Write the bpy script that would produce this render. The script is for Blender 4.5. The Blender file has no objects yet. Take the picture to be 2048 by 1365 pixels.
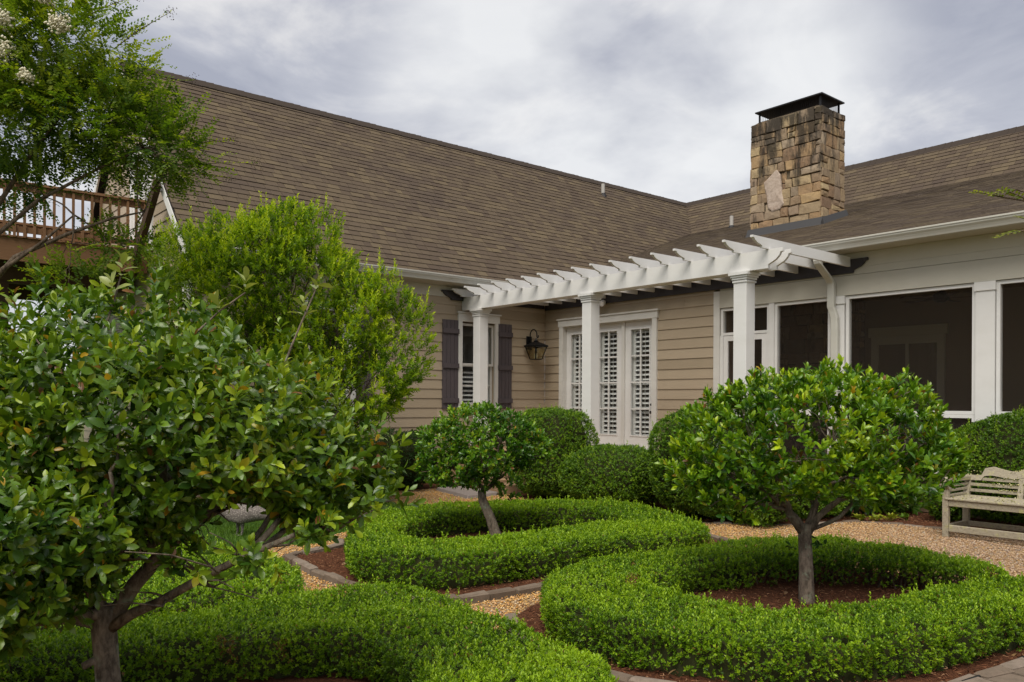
import bpy, math, random
import numpy as np
from mathutils import Vector, Matrix

random.seed(7)
rng = np.random.default_rng(7)
S = bpy.context.scene
COL = S.collection
R_ = math.radians

# ---------------------------------------------------------------- camera
cam_d = bpy.data.cameras.new("camera")
cam = bpy.data.objects.new("camera", cam_d)
COL.objects.link(cam)
CAM = Vector((12.64, -11.38, 1.49))
cam.matrix_world = (Matrix.Translation(CAM) @ Matrix.Rotation(R_(50.3), 4, 'Z')
                    @ Matrix.Rotation(R_(90), 4, 'X') @ Matrix.Rotation(R_(0.28), 4, 'Z'))
cam_d.sensor_width = 36
cam_d.lens = 36 * 1625 / 2048
cam_d.shift_y = 120.5 / 2048
cam_d.clip_end = 2000
cam_d.clip_start = 0.05
S.camera = cam

# ---------------------------------------------------------------- view, world, sun
S.view_settings.view_transform = 'Standard'
S.view_settings.look = 'None'
S.view_settings.gamma = 1
S.view_settings.use_curve_mapping = False
S.view_settings.exposure = 1.5
SUN_EL, SUN_AZ = R_(58), R_(-60)       # direction towards the sun, azimuth from +X
sun_dir = Vector((math.cos(SUN_EL) * math.cos(SUN_AZ), math.cos(SUN_EL) * math.sin(SUN_AZ), math.sin(SUN_EL)))
sd = bpy.data.lights.new("sun", 'SUN')
sd.energy = 1.5
sd.angle = R_(45)
sd.color = (1.0, 0.945, 0.84)
sun = bpy.data.objects.new("sun", sd)
COL.objects.link(sun)
sun.rotation_euler = sun_dir.to_track_quat('Z', 'Y').to_euler()

W = bpy.data.worlds.new("World")
S.world = W
W.use_nodes = True
nt = W.node_tree
nt.nodes.clear()
def wn(t, **kw):
    n = nt.nodes.new(t)
    for k, v in kw.items():
        setattr(n, k, v)
    return n
tc = wn('ShaderNodeTexCoord')
sep = wn('ShaderNodeSeparateXYZ')
nt.links.new(tc.outputs['Generated'], sep.inputs[0])
def wmath(op, a, b=None, c=None):
    n = wn('ShaderNodeMath', operation=op)
    for i, x in enumerate((a, b, c)):
        if x is None: continue
        if isinstance(x, (int, float)): n.inputs[i].default_value = x
        else: nt.links.new(x, n.inputs[i])
    return n.outputs[0]
zc = wmath('ADD', wmath('MAXIMUM', sep.outputs[2], 0.0), 0.22)
cmb = wn('ShaderNodeCombineXYZ')
nt.links.new(wmath('DIVIDE', sep.outputs[0], zc), cmb.inputs[0])
nt.links.new(wmath('DIVIDE', sep.outputs[1], zc), cmb.inputs[1])
cmb.inputs[2].default_value = 3.7
noi = wn('ShaderNodeTexNoise')
noi.inputs['Scale'].default_value = 2.1
noi.inputs['Detail'].default_value = 7
noi.inputs['Roughness'].default_value = 0.56
noi.inputs['Distortion'].default_value = 0.5
nt.links.new(cmb.outputs[0], noi.inputs['Vector'])
rmp = wn('ShaderNodeValToRGB')
e = rmp.color_ramp.elements
e[0].position, e[0].color = 0.39, (0.39, 0.405, 0.475, 1)
e[1].position, e[1].color = 0.65, (0.78, 0.77, 0.77, 1)
x = e.new(0.52); x.color = (0.515, 0.525, 0.58, 1)
nt.links.new(noi.outputs[0], rmp.inputs[0])
# thinner, brighter cloud where the sky glows above the roofs, and near the horizon
glow = wn('ShaderNodeVectorMath', operation='DOT_PRODUCT')
nt.links.new(tc.outputs['Generated'], glow.inputs[0])
def skydir(u, v):
    f = Vector((-math.sin(R_(50.3)), math.cos(R_(50.3)), 0)); r = Vector((math.cos(R_(50.3)), math.sin(R_(50.3)), 0))
    return (f + r * u + Vector((0, 0, v))).normalized()
glow.inputs[1].default_value = skydir(0.14, 0.345)
mr = wn('ShaderNodeMapRange', interpolation_type='SMOOTHERSTEP')
mr.inputs[1].default_value = 0.935
mr.inputs[2].default_value = 1.0
nt.links.new(glow.outputs['Value'], mr.inputs[0])
n2 = wn('ShaderNodeTexNoise')
n2.inputs['Scale'].default_value = 1.7
n2.inputs['Detail'].default_value = 6
nt.links.new(cmb.outputs[0], n2.inputs['Vector'])
gm = wmath('MULTIPLY', mr.outputs[0], wmath('MULTIPLY_ADD', n2.outputs[0], 4.2, -1.45))
gm = wmath('MINIMUM', wmath('MAXIMUM', gm, 0.0), 0.8)
mix = wn('ShaderNodeMix', data_type='RGBA')
nt.links.new(gm, mix.inputs[0])
nt.links.new(rmp.outputs[0], mix.inputs[6])
mix.inputs[7].default_value = (0.93, 0.93, 0.92, 1)
hz = wn('ShaderNodeMapRange', interpolation_type='SMOOTHSTEP')
hz.inputs[1].default_value = 0.32
hz.inputs[2].default_value = 0.10
nt.links.new(sep.outputs[2], hz.inputs[0])
mix2 = wn('ShaderNodeMix', data_type='RGBA')
nt.links.new(wmath('MULTIPLY', hz.outputs[0], 0.45), mix2.inputs[0])
nt.links.new(mix.outputs[2], mix2.inputs[6])
mix2.inputs[7].default_value = (0.86, 0.85, 0.85, 1)
sky = wn('ShaderNodeTexSky', sky_type='NISHITA')
sky.sun_disc = False
sky.sun_elevation = SUN_EL
sky.sun_rotation = math.pi / 2 - SUN_AZ
b1 = wn('ShaderNodeBackground'); b1.inputs[1].default_value = 0.07
nt.links.new(sky.outputs[0], b1.inputs[0])
b2 = wn('ShaderNodeBackground'); b2.inputs[1].default_value = 0.365
nt.links.new(mix2.outputs[2], b2.inputs[0])
ms = wn('ShaderNodeMixShader'); ms.inputs[0].default_value = 0.93
nt.links.new(b1.outputs[0], ms.inputs[1]); nt.links.new(b2.outputs[0], ms.inputs[2])
wo = wn('ShaderNodeOutputWorld')
nt.links.new(ms.outputs[0], wo.inputs[0])

# ---------------------------------------------------------------- object helpers
def tag(o, label=None, cat=None, group=None, kind=None):
    if label: o['label'] = label
    if cat: o['category'] = cat
    if group: o['group'] = group
    if kind: o['kind'] = kind
    return o
def thing(name, loc, label, cat, group=None):
    o = bpy.data.objects.new(name, None)
    o.empty_display_size = 0.1
    COL.objects.link(o)
    o.location = loc
    return tag(o, label, cat, group)
ORG = {}
def origin(o):
    p = Vector((0, 0, 0))
    while o is not None:
        p += Vector(o.location); o = o.parent
    return p
def link(name, me, m=None, parent=None, kind=None, smooth=False, local=False):
    o = bpy.data.objects.new(name, me)
    COL.objects.link(o)
    if m is not None and not me.materials: me.materials.append(m)
    if parent is not None:
        o.parent = parent
        if not local: o.location = -origin(parent)
    if kind: o['kind'] = kind
    if smooth and len(me.polygons):
        me.polygons.foreach_set('use_smooth', np.ones(len(me.polygons), bool))
    return o
class MB:
    """collects shapes given in world coordinates into one mesh"""
    def __init__(s): s.v = []; s.f = []
    def add(s, vs, fs):
        b = len(s.v); s.v += [tuple(p) for p in vs]; s.f += [tuple(i + b for i in f) for f in fs]; return s
    def hexa(s, p):
        return s.add(p, [(3, 2, 1, 0), (4, 5, 6, 7), (0, 1, 5, 4), (1, 2, 6, 5), (2, 3, 7, 6), (3, 0, 4, 7)])
    def box(s, x0, x1, y0, y1, z0, z1):
        return s.hexa([(x0, y0, z0), (x1, y0, z0), (x1, y1, z0), (x0, y1, z0), (x0, y0, z1), (x1, y0, z1), (x1, y1, z1), (x0, y1, z1)])
    def prism(s, poly, ext):
        n = len(poly); e_ = Vector(ext); P = [Vector(p) for p in poly]
        vs = P + [p + e_ for p in P]
        fs = [tuple(range(n))[::-1], tuple(range(n, 2 * n))] + [(i, (i + 1) % n, n + (i + 1) % n, n + i) for i in range(n)]
        return s.add(vs, fs)
    def bar(s, a, b, w, h, up=(0, 0, 1)):
        a, b = Vector(a), Vector(b); d = (b - a).normalized(); u = Vector(up)
        side = d.cross(u).normalized() * (w / 2); u = side.cross(d).normalized() * (h / 2)
        return s.hexa([a - side - u, a + side - u, b + side - u, b - side - u, a - side + u, a + side + u, b + side + u, b - side + u])
    def tube(s, path, rad, n=8, cap=True):
        P = [Vector(p) for p in path]
        if not hasattr(rad, '__len__'): rad = [rad] * len(P)
        rings = []; ref = None
        for i, p in enumerate(P):
            t = (P[min(i + 1, len(P) - 1)] - P[max(i - 1, 0)]).normalized()
            if ref is None:
                ref = Vector((0, 0, 1)) if abs(t.z) < 0.9 else Vector((1, 0, 0))
            a = t.cross(ref).normalized(); b = a.cross(t).normalized(); ref = b
            rings.append([p + (a * math.cos(2 * math.pi * k / n) + b * math.sin(2 * math.pi * k / n)) * rad[i] for k in range(n)])
        vs = [q for r in rings for q in r]; fs = []
        for i in range(len(P) - 1):
            for k in range(n):
                fs.append((i * n + k, i * n + (k + 1) % n, (i + 1) * n + (k + 1) % n, (i + 1) * n + k))
        if cap: fs += [tuple(range(n))[::-1], tuple((len(P) - 1) * n + k for k in range(n))]
        return s.add(vs, fs)
    def lathe(s, c, prof, n=12, sx=1, sy=1):
        c = Vector(c); vs = []; fs = []
        for r, z in prof:
            vs += [c + Vector((r * sx * math.cos(2 * math.pi * (k + .5) / n), r * sy * math.sin(2 * math.pi * (k + .5) / n), z)) for k in range(n)]
        for i in range(len(prof) - 1):
            for k in range(n): fs.append((i * n + k, i * n + (k + 1) % n, (i + 1) * n + (k + 1) % n, (i + 1) * n + k))
        fs += [tuple(range(n))[::-1], tuple((len(prof) - 1) * n + k for k in range(n))]
        return s.add(vs, fs)
    def mesh(s, name='shape'):
        me = bpy.data.meshes.new(name); me.from_pydata(s.v, [], s.f); me.update(); return me
    def build(s, name, m, parent=None, kind=None, smooth=False, bevel=0):
        o = link(name, s.mesh(name), m, parent, kind, smooth)
        if bevel:
            b = o.modifiers.new('edge', 'BEVEL'); b.width = bevel; b.segments = 1; b.limit_method = 'ANGLE'
        return o

# ---------------------------------------------------------------- materials
def mat(name, base=(0.5, 0.5, 0.5), rough=0.6, spec=0.3, metal=0.0):
    m = bpy.data.materials.new(name); m.use_nodes = True
    b = m.node_tree.nodes['Principled BSDF']
    b.inputs['Base Color'].default_value = (*base, 1)
    b.inputs['Roughness'].default_value = rough
    b.inputs['Specular IOR Level'].default_value = spec
    b.inputs['Metallic'].default_value = metal
    return m
class NT:
    def __init__(s, m): s.m = m; s.t = m.node_tree; s.b = s.t.nodes['Principled BSDF']
    def n(s, t, **kw):
        q = s.t.nodes.new(t)
        for k, v in kw.items():
            if k in ('op',): q.operation = v
            else: setattr(q, k, v)
        return q
    def l(s, a, b): s.t.links.new(a, b)
    def math(s, op, a, b=None, clamp=False):
        q = s.n('ShaderNodeMath', op=op); q.use_clamp = clamp
        for i, x in enumerate((a, b)):
            if x is None: continue
            if isinstance(x, (int, float)): q.inputs[i].default_value = x
            else: s.l(x, q.inputs[i])
        return q.outputs[0]
    def pos(s, scale=(1, 1, 1)):
        g = s.n('ShaderNodeNewGeometry'); mp = s.n('ShaderNodeMapping'); mp.inputs['Scale'].default_value = scale
        s.l(g.outputs['Position'], mp.inputs[0]); return mp.outputs[0]
    def noise(s, vec, scale, detail=4, rough=.55):
        q = s.n('ShaderNodeTexNoise'); q.inputs['Scale'].default_value = scale; q.inputs['Detail'].default_value = detail
        q.inputs['Roughness'].default_value = rough; s.l(vec, q.inputs['Vector']); return q.outputs[0]
    def vor(s, vec, scale, out='Color', feature='F1'):
        q = s.n('ShaderNodeTexVoronoi', feature=feature); q.inputs['Scale'].default_value = scale; s.l(vec, q.inputs['Vector']); return q.outputs[out]
    def ramp(s, fac, stops, interp='LINEAR'):
        q = s.n('ShaderNodeValToRGB'); q.color_ramp.interpolation = interp
        el = q.color_ramp.elements
        while len(el) < len(stops): el.new(0.5)
        for i, (p, c) in enumerate(stops):
            el[i].position = p; el[i].color = (*c, 1)
        s.l(fac, q.inputs[0]); return q.outputs[0]
    def mix(s, fac, a, b, blend='MIX'):
        q = s.n('ShaderNodeMix', data_type='RGBA', blend_type=blend)
        for i, x in ((0, fac), (6, a), (7, b)):
            if isinstance(x, (int, float)): q.inputs[i].default_value = x
            elif isinstance(x, tuple): q.inputs[i].default_value = (*x, 1)
            else: s.l(x, q.inputs[i])
        return q.outputs[2]
    def rnd(s):
        g = s.n('ShaderNodeNewGeometry'); o = s.n('ShaderNodeObjectInfo')
        return s.math('FRACT', s.math('ADD', g.outputs['Random Per Island'], s.math('MULTIPLY', o.outputs['Random'], 7.31)))
    def bump(s, h, strength=.4, dist=.01):
        q = s.n('ShaderNodeBump'); q.inputs['Strength'].default_value = strength; q.inputs['Distance'].default_value = dist
        s.l(h, q.inputs['Height']); s.l(q.outputs[0], s.b.inputs['Normal'])
    def base(s, c): s.l(c, s.b.inputs['Base Color'])

def m_paint(name, c, grain=(6, 6, 6), dirt=.12, dirtc=(0.30, 0.27, 0.20), rough=.5):
    m = mat(name, c, rough, .35); N = NT(m)
    n1 = N.noise(N.pos((1, 1, 2.2)), 2.3, 6, .65)
    f = N.math('MULTIPLY', N.math('SUBTRACT', n1, .42, True), dirt * 5, True)
    c1 = N.mix(f, c, dirtc)
    n2 = N.noise(N.pos(grain), 9, 3)
    N.base(N.mix(N.math('MULTIPLY', n2, .16), c1, tuple(x * .72 for x in c)))
    N.bump(n2, .12, .004)
    return m
M = {}
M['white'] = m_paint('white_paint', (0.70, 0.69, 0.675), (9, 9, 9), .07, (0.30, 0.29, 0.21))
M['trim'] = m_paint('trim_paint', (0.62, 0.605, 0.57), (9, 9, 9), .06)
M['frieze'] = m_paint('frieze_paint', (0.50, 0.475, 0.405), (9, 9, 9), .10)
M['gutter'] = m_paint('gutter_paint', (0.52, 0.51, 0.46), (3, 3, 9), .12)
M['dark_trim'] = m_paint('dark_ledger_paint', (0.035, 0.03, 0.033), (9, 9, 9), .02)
def m_siding():
    m = mat('siding_paint', rough=.55, spec=.3); N = NT(m)
    c = N.ramp(N.rnd(), [(0, (0.335, 0.270, 0.190)), (.5, (0.375, 0.303, 0.216)), (1, (0.412, 0.335, 0.243))])
    gr = N.noise(N.pos((4, 4, 55)), 3.0, 6, .6)
    c = N.mix(N.math('MULTIPLY', gr, .22), c, (0.25, 0.185, 0.12))
    st = N.noise(N.pos((1, 1, 1)), .9, 4)
    c = N.mix(N.math('MULTIPLY', N.math('SUBTRACT', st, .5, True), .5), c, (0.24, 0.20, 0.135))
    N.base(c); N.bump(gr, .35, .006)
    return m
M['siding'] = m_siding()
def m_shingle():
    m = mat('asphalt_shingle', rough=.92, spec=.15); N = NT(m)
    c = N.ramp(N.rnd(), [(0, (0.086, 0.063, 0.045)), (.3, (0.103, 0.077, 0.053)), (.6, (0.111, 0.084, 0.056)), (.85, (0.124, 0.094, 0.060)), (1, (0.140, 0.107, 0.066))])
    sp = N.noise(N.pos(), 140, 2, .7)
    c = N.mix(N.math('MULTIPLY', N.math('SUBTRACT', sp, .45, True), 2.2, True), c, (0.045, 0.035, 0.03))
    big = N.noise(N.pos((.5, .5, 1.2)), 1.4, 5)
    c = N.mix(N.math('MULTIPLY', N.math('SUBTRACT', big, .48, True), 2.4, True), c, (0.062, 0.046, 0.040))
    N.base(c); N.bump(sp, .5, .004)
    return m
M['shingle'] = m_shingle()
M['ridge'] = mat('ridge_shingle', (0.052, 0.041, 0.034), .95, .1)
M['roof_base'] = mat('roof_felt', (0.03, 0.026, 0.024), .95, .1)
def m_stone():
    m = mat('field_stone', rough=.88, spec=.2); N = NT(m)
    c = N.ramp(N.rnd(), [(0, (0.15, 0.075, 0.040)), (.14, (0.29, 0.165, 0.075)), (.30, (0.40, 0.26, 0.115)), (.45, (0.20, 0.125, 0.075)), (.60, (0.43, 0.32, 0.165)), (.75, (0.19, 0.125, 0.085)), (.88, (0.34, 0.26, 0.18)), (1, (0.12, 0.085, 0.065))])
    n1 = N.noise(N.pos(), 9, 6, .7)
    c = N.mix(N.math('MULTIPLY', N.math('SUBTRACT', n1, .45, True), 2.6, True), c, (0.16, 0.10, 0.055))
    n3 = N.noise(N.pos(), 34, 4, .7)
    c = N.mix(N.math('MULTIPLY', n3, .35), c, (0.60, 0.50, 0.36))
    # soot and algae streaks that run down from the cap
    st = N.noise(N.pos((3.2, 3.2, .75)), 1.15, 6, .70)
    g = N.n('ShaderNodeNewGeometry'); sx = N.n('ShaderNodeSeparateXYZ'); N.l(g.outputs['Position'], sx.inputs[0])
    mr_ = N.n('ShaderNodeMapRange'); mr_.inputs[1].default_value = 5.6; mr_.inputs[2].default_value = 7.2
    N.l(sx.outputs[2], mr_.inputs[0])
    k = N.math('MULTIPLY', N.math('SUBTRACT', N.math('ADD', st, N.math('MULTIPLY', mr_.outputs[0], .20)), .555, True), 9.0, True)
    c = N.mix(N.math('MULTIPLY', k, .88), c, (0.035, 0.030, 0.024))
    N.base(c); N.bump(N.math('ADD', n1, N.math('MULTIPLY', n3, .5)), .8, .02)
    return m
M['stone'] = m_stone()
M['pale_stone'] = mat('pale_stone', (0.52, 0.42, 0.34), .9, .2)
_N = NT(M['pale_stone']); _n = _N.noise(_N.pos(), 12, 6, .7)
_N.base(_N.mix(_N.math('MULTIPLY', _N.math('SUBTRACT', _n, .42, True), 2.5, True), (0.50, 0.41, 0.34), (0.25, 0.17, 0.12))); _N.bump(_n, .9, .02)
M['mortar'] = mat('mortar', (0.17, 0.13, 0.085), .95, .1)
_N = NT(M['mortar']); _n = _N.noise(_N.pos(), 20, 5); _N.base(_N.mix(_n, (0.10, 0.08, 0.055), (0.20, 0.155, 0.105))); _N.bump(_n, .6, .02)
M['flash'] = mat('lead_flashing', (0.05, 0.049, 0.05), .55, .4, .2)
M['cap'] = mat('dark_metal', (0.018, 0.017, 0.018), .55, .4, .3)
M['iron'] = mat('black_iron', (0.012, 0.012, 0.013), .45, .4, .5)
def m_shutter():
    m = mat('shutter_paint', (0.070, 0.058, 0.063), .5, .3); N = NT(m)
    n = N.noise(N.pos((30, 30, 2)), 2.5, 4)
    N.base(N.mix(n, (0.055, 0.045, 0.050), (0.10, 0.083, 0.088))); N.bump(n, .3, .004); return m
M['shutter'] = m_shutter()
def m_glass(name='window_glass', tint=(0.97, 0.98, 0.975)):
    m = bpy.data.materials.new(name); m.use_nodes = True; t = m.node_tree; t.nodes.clear()
    o = t.nodes.new('ShaderNodeOutputMaterial'); mx = t.nodes.new('ShaderNodeMixShader'); lw = t.nodes.new('ShaderNodeLayerWeight'); pw = t.nodes.new('ShaderNodeMath'); pw.operation = 'POWER'; fr = t.nodes.new('ShaderNodeMath'); fr.operation = 'MULTIPLY_ADD'
    tr = t.nodes.new('ShaderNodeBsdfTransparent'); gl = t.nodes.new('ShaderNodeBsdfGlossy')
    pw.inputs[1].default_value = 4.5; fr.inputs[1].default_value = .9; fr.inputs[2].default_value = .035; t.links.new(lw.outputs['Facing'], pw.inputs[0]); t.links.new(pw.outputs[0], fr.inputs[0]); tr.inputs[0].default_value = (*tint, 1); gl.inputs['Roughness'].default_value = .02
    t.links.new(fr.outputs[0], mx.inputs[0]); t.links.new(tr.outputs[0], mx.inputs[1]); t.links.new(gl.outputs[0], mx.inputs[2]); t.links.new(mx.outputs[0], o.inputs[0])
    return m
M['glass'] = m_glass()
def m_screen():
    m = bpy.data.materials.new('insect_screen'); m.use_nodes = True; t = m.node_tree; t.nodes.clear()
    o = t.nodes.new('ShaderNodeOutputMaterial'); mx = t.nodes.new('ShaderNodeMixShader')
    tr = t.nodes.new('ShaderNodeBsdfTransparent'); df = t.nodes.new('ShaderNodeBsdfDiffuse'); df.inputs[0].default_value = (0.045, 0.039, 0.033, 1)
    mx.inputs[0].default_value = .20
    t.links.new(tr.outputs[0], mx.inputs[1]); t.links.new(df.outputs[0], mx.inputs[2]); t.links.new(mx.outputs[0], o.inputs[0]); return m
M['screen'] = m_screen()
def m_wood(name, a, b, scale=(2, 2, 18), rough=.75):
    m = mat(name, a, rough, .2); N = NT(m)
    n = N.noise(N.pos(scale), 3, 6, .65); r = N.rnd()
    c = N.mix(n, a, b); c = N.mix(N.math('MULTIPLY', r, .4), c, tuple(x * .6 for x in a))
    N.base(c); N.bump(n, .4, .006); return m
M['deck'] = m_wood('stained_deck_wood', (0.17, 0.085, 0.042), (0.27, 0.15, 0.075))
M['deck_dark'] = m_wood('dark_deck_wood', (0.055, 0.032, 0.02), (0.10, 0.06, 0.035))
M['floor'] = m_wood('porch_floor', (0.20, 0.13, 0.08), (0.28, 0.19, 0.12))
M['room'] = mat('room_paint', (0.42, 0.36, 0.28), .8)
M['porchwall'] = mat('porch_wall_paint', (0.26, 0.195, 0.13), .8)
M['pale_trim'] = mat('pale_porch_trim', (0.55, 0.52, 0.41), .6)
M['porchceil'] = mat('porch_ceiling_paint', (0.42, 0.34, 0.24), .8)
M['cushion'] = mat('tan_cushion', (0.42, 0.29, 0.15), .9)
M['knob'] = mat('bronze_knob', (0.03, 0.022, 0.018), .35, .5, .6)
M['pipe'] = mat('vent_pipe_paint', (0.42, 0.40, 0.37), .6)
def m_step():
    m = mat('step_stone', rough=.85, spec=.2); N = NT(m)
    n = N.noise(N.pos(), 7, 5, .65)
    N.base(N.mix(n, (0.20, 0.12, 0.07), (0.40, 0.27, 0.16))); N.bump(n, .5, .01); return m
M['step'] = m_step()
def m_slab():
    m = mat('grey_slab', rough=.85, spec=.2); N = NT(m); n = N.noise(N.pos(), 6, 5, .6)
    N.base(N.mix(n, (0.17, 0.14, 0.125), (0.29, 0.245, 0.22))); N.bump(n, .4, .01); return m
M['slab'] = m_slab()
def m_edging():
    m = mat('concrete_edging', rough=.9, spec=.15); N = NT(m)
    c = N.ramp(N.rnd(), [(0, (0.12, 0.088, 0.064)), (.5, (0.175, 0.135, 0.102)), (1, (0.22, 0.175, 0.14))])
    n = N.noise(N.pos(), 14, 6, .7)
    c = N.mix(N.math('MULTIPLY', N.math('SUBTRACT', n, .45, True), 2.5, True), c, (0.10, 0.08, 0.06))
    N.base(c); N.bump(n, .6, .01); return m
M['edging'] = m_edging()
def m_gravel():
    m = mat('pea_gravel', rough=.8, spec=.25); N = NT(m)
    v = N.vor(N.pos(), 55); sp = N.n('ShaderNodeSeparateColor'); N.l(v, sp.inputs[0])
    c = N.ramp(sp.outputs[0], [(0, (0.16, 0.08, 0.04)), (.25, (0.40, 0.22, 0.08)), (.5, (0.54, 0.33, 0.13)), (.75, (0.60, 0.42, 0.21)), (1, (0.34, 0.26, 0.20))])
    d = N.vor(N.pos(), 55, 'Distance')
    c = N.mix(N.math('MULTIPLY', d, .8, True), c, (0.10, 0.065, 0.035))
    N.base(c); N.bump(N.math('SUBTRACT', 1.0, d), .8, .012); return m
M['gravel'] = m_gravel()
def m_pebble():
    m = mat('pebble', rough=.7, spec=.3); N = NT(m)
    c = N.ramp(N.rnd(), [(0, (0.22, 0.11, 0.05)), (.2, (0.46, 0.235, 0.06)), (.42, (0.62, 0.36, 0.11)), (.6, (0.66, 0.43, 0.17)), (.75, (0.54, 0.26, 0.09)), (.88, (0.70, 0.54, 0.32)), (1, (0.30, 0.25, 0.21))])
    # the pebbles by the bench are greyer and pinker than those by the steps
    g = N.n('ShaderNodeNewGeometry'); sx = N.n('ShaderNodeSeparateXYZ'); N.l(g.outputs['Position'], sx.inputs[0])
    k = N.n('ShaderNodeMapRange'); k.inputs[1].default_value = 6.8; k.inputs[2].default_value = 9.2; N.l(sx.outputs[0], k.inputs[0])
    k2 = N.n('ShaderNodeMapRange'); k2.inputs[1].default_value = -4.5; k2.inputs[2].default_value = -3.2; N.l(sx.outputs[1], k2.inputs[0])
    f = N.math('MULTIPLY', N.math('MULTIPLY', k.outputs[0], k2.outputs[0]), .65)
    g2 = N.ramp(N.rnd(), [(0, (0.16, 0.13, 0.12)), (.3, (0.36, 0.27, 0.22)), (.6, (0.50, 0.40, 0.33)), (1, (0.26, 0.25, 0.25))])
    N.base(N.mix(f, c, g2)); return m
M['pebble'] = m_pebble()
def m_mulch(name='mulch'):
    m = mat(name, rough=.95, spec=.1); N = NT(m)
    n = N.noise(N.pos((1, 1, 1)), 45, 5, .75)
    N.base(N.ramp(n, [(.3, (0.030, 0.014, 0.009)), (.5, (0.095, 0.038, 0.020)), (.72, (0.20, 0.085, 0.04))])); N.bump(n, .9, .02); return m
M['mulch'] = m_mulch()
M['chip'] = mat('mulch_chip', rough=.9, spec=.15)
_N = NT(M['chip']); _N.base(_N.ramp(_N.rnd(), [(0, (0.035, 0.017, 0.010)), (.45, (0.12, 0.045, 0.022)), (.8, (0.24, 0.10, 0.05)), (1, (0.38, 0.22, 0.12))]))
def m_soil():
    m = mat('soil', rough=.95, spec=.1); N = NT(m); n = N.noise(N.pos(), 5, 6, .7)
    N.base(N.mix(n, (0.05, 0.065, 0.018), (0.10, 0.12, 0.03))); return m
M['soil'] = m_soil()
def m_lawn():
    m = mat('lawn', rough=.9, spec=.1); N = NT(m); n = N.noise(N.pos(), 18, 6, .7)
    N.base(N.mix(n, (0.035, 0.075, 0.012), (0.085, 0.16, 0.022))); return m
M['lawn'] = m_lawn()
def m_leaf(name, rough=.4, spec=.4, trans=.28, tint=(1.25, 1.3, .55)):
    """leaf colours come from the vertex colour of each leaf; some light passes through"""
    m = mat(name, rough=rough, spec=spec); N = NT(m)
    a = N.n('ShaderNodeAttribute'); a.attribute_name = 'Col'
    N.base(a.outputs['Color'])
    tr = N.n('ShaderNodeBsdfTranslucent'); N.l(N.mix(1.0, a.outputs['Color'], tint, 'MULTIPLY'), tr.inputs[0])
    mx = N.n('ShaderNodeMixShader'); mx.inputs[0].default_value = trans
    out = N.t.nodes['Material Output']
    N.l(N.b.outputs[0], mx.inputs[1]); N.l(tr.outputs[0], mx.inputs[2]); N.l(mx.outputs[0], out.inputs[0])
    return m
M['leaf_gloss'] = m_leaf('glossy_leaf', .30, .5, .25)
M['leaf_box'] = m_leaf('boxwood_leaf', .45, .35, .30)
M['leaf_soft'] = m_leaf('soft_leaf', .5, .3, .46)
M['blade'] = m_leaf('grass_blade', .55, .25, .3)
M['bloom'] = mat('cream_bloom', (0.68, 0.63, 0.48), .8)
def m_bark(name, a, b, lich=.0):
    m = mat(name, rough=.9, spec=.15); N = NT(m)
    n = N.noise(N.pos((1, 1, .45)), 26, 6, .72)
    c = N.mix(N.math('MULTIPLY', N.math('SUBTRACT', n, .38, True), 3.2, True), a, b)
    if lich:
        l = N.noise(N.pos(), 11, 5, .7)
        c = N.mix(N.math('MULTIPLY', N.math('SUBTRACT', l, .55, True), 5.5, True), c, (0.26, 0.31, 0.22))
    N.base(c); N.bump(n, .9, .015); return m
M['bark'] = m_bark('bark', (0.075, 0.060, 0.045), (0.30, 0.245, 0.180), 1)
M['bark2'] = m_bark('smooth_bark', (0.055, 0.040, 0.028), (0.19, 0.145, 0.105))
M['bark3'] = m_bark('pale_bark', (0.085, 0.066, 0.050), (0.27, 0.215, 0.165), 1)
M['twig'] = mat('twig_core', (0.035, 0.038, 0.014), .95, .1)
def m_bench():
    m = mat('weathered_teak', rough=.9, spec=.15); N = NT(m)
    n = N.noise(N.pos((6, 6, 6)), 6, 6, .65)
    c = N.mix(n, (0.22, 0.19, 0.14), (0.43, 0.38, 0.285))
    l = N.noise(N.pos(), 13, 6, .7)
    c = N.mix(N.math('MULTIPLY', N.math('SUBTRACT', l, .54, True), 6, True), c, (0.40, 0.38, 0.17))
    d = N.noise(N.pos(), 40, 4, .7)
    c = N.mix(N.math('MULTIPLY', N.math('SUBTRACT', d, .55, True), 5, True), c, (0.12, 0.10, 0.07))
    N.base(c); N.bump(N.math('ADD', l, d), .7, .01); return m
M['bench'] = m_bench()
M['lichen'] = mat('lichen', rough=.95, spec=.1)
_N = NT(M['lichen']); _N.base(_N.ramp(_N.rnd(), [(0, (0.30, 0.29, 0.10)), (.5, (0.48, 0.46, 0.18)), (1, (0.58, 0.56, 0.36))]))
def m_fowl():
    m = mat('speckled_feather', rough=.8, spec=.2); N = NT(m)
    d = N.vor(N.pos(), 70, 'Distance')
    c = N.ramp(d, [(.22, (0.36, 0.315, 0.28)), (.38, (0.13, 0.112, 0.10))])
    N.base(c); N.bump(d, .3, .004); return m
M['fowl'] = m_fowl()
M['fowl_skin'] = mat('pale_pink_skin', (0.55, 0.33, 0.28), .6)
M['hose'] = mat('black_hose', (0.012, 0.012, 0.012), .5)
M['lampglass'] = m_glass('lantern_glass', (0.92, 0.90, 0.80))
M['candle'] = mat('candle_tube', (0.62, 0.58, 0.48), .6)
# ================================================================ ground
def poly_sheet(name, pts, z, m, kind='structure', parent=None):
    me = bpy.data.meshes.new(name)
    me.from_pydata([(x, y, z) for x, y in pts], [], [tuple(range(len(pts)))])
    me.update()
    o = link(name, me, m, parent, kind)
    if me.polygons[0].normal.z < 0: me.flip_normals()
    return o
poly_sheet('ground', [(900 * math.cos(a), 900 * math.sin(a)) for a in np.linspace(0, 2 * math.pi, 48, endpoint=False)], -0.012, M['soil'])

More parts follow.
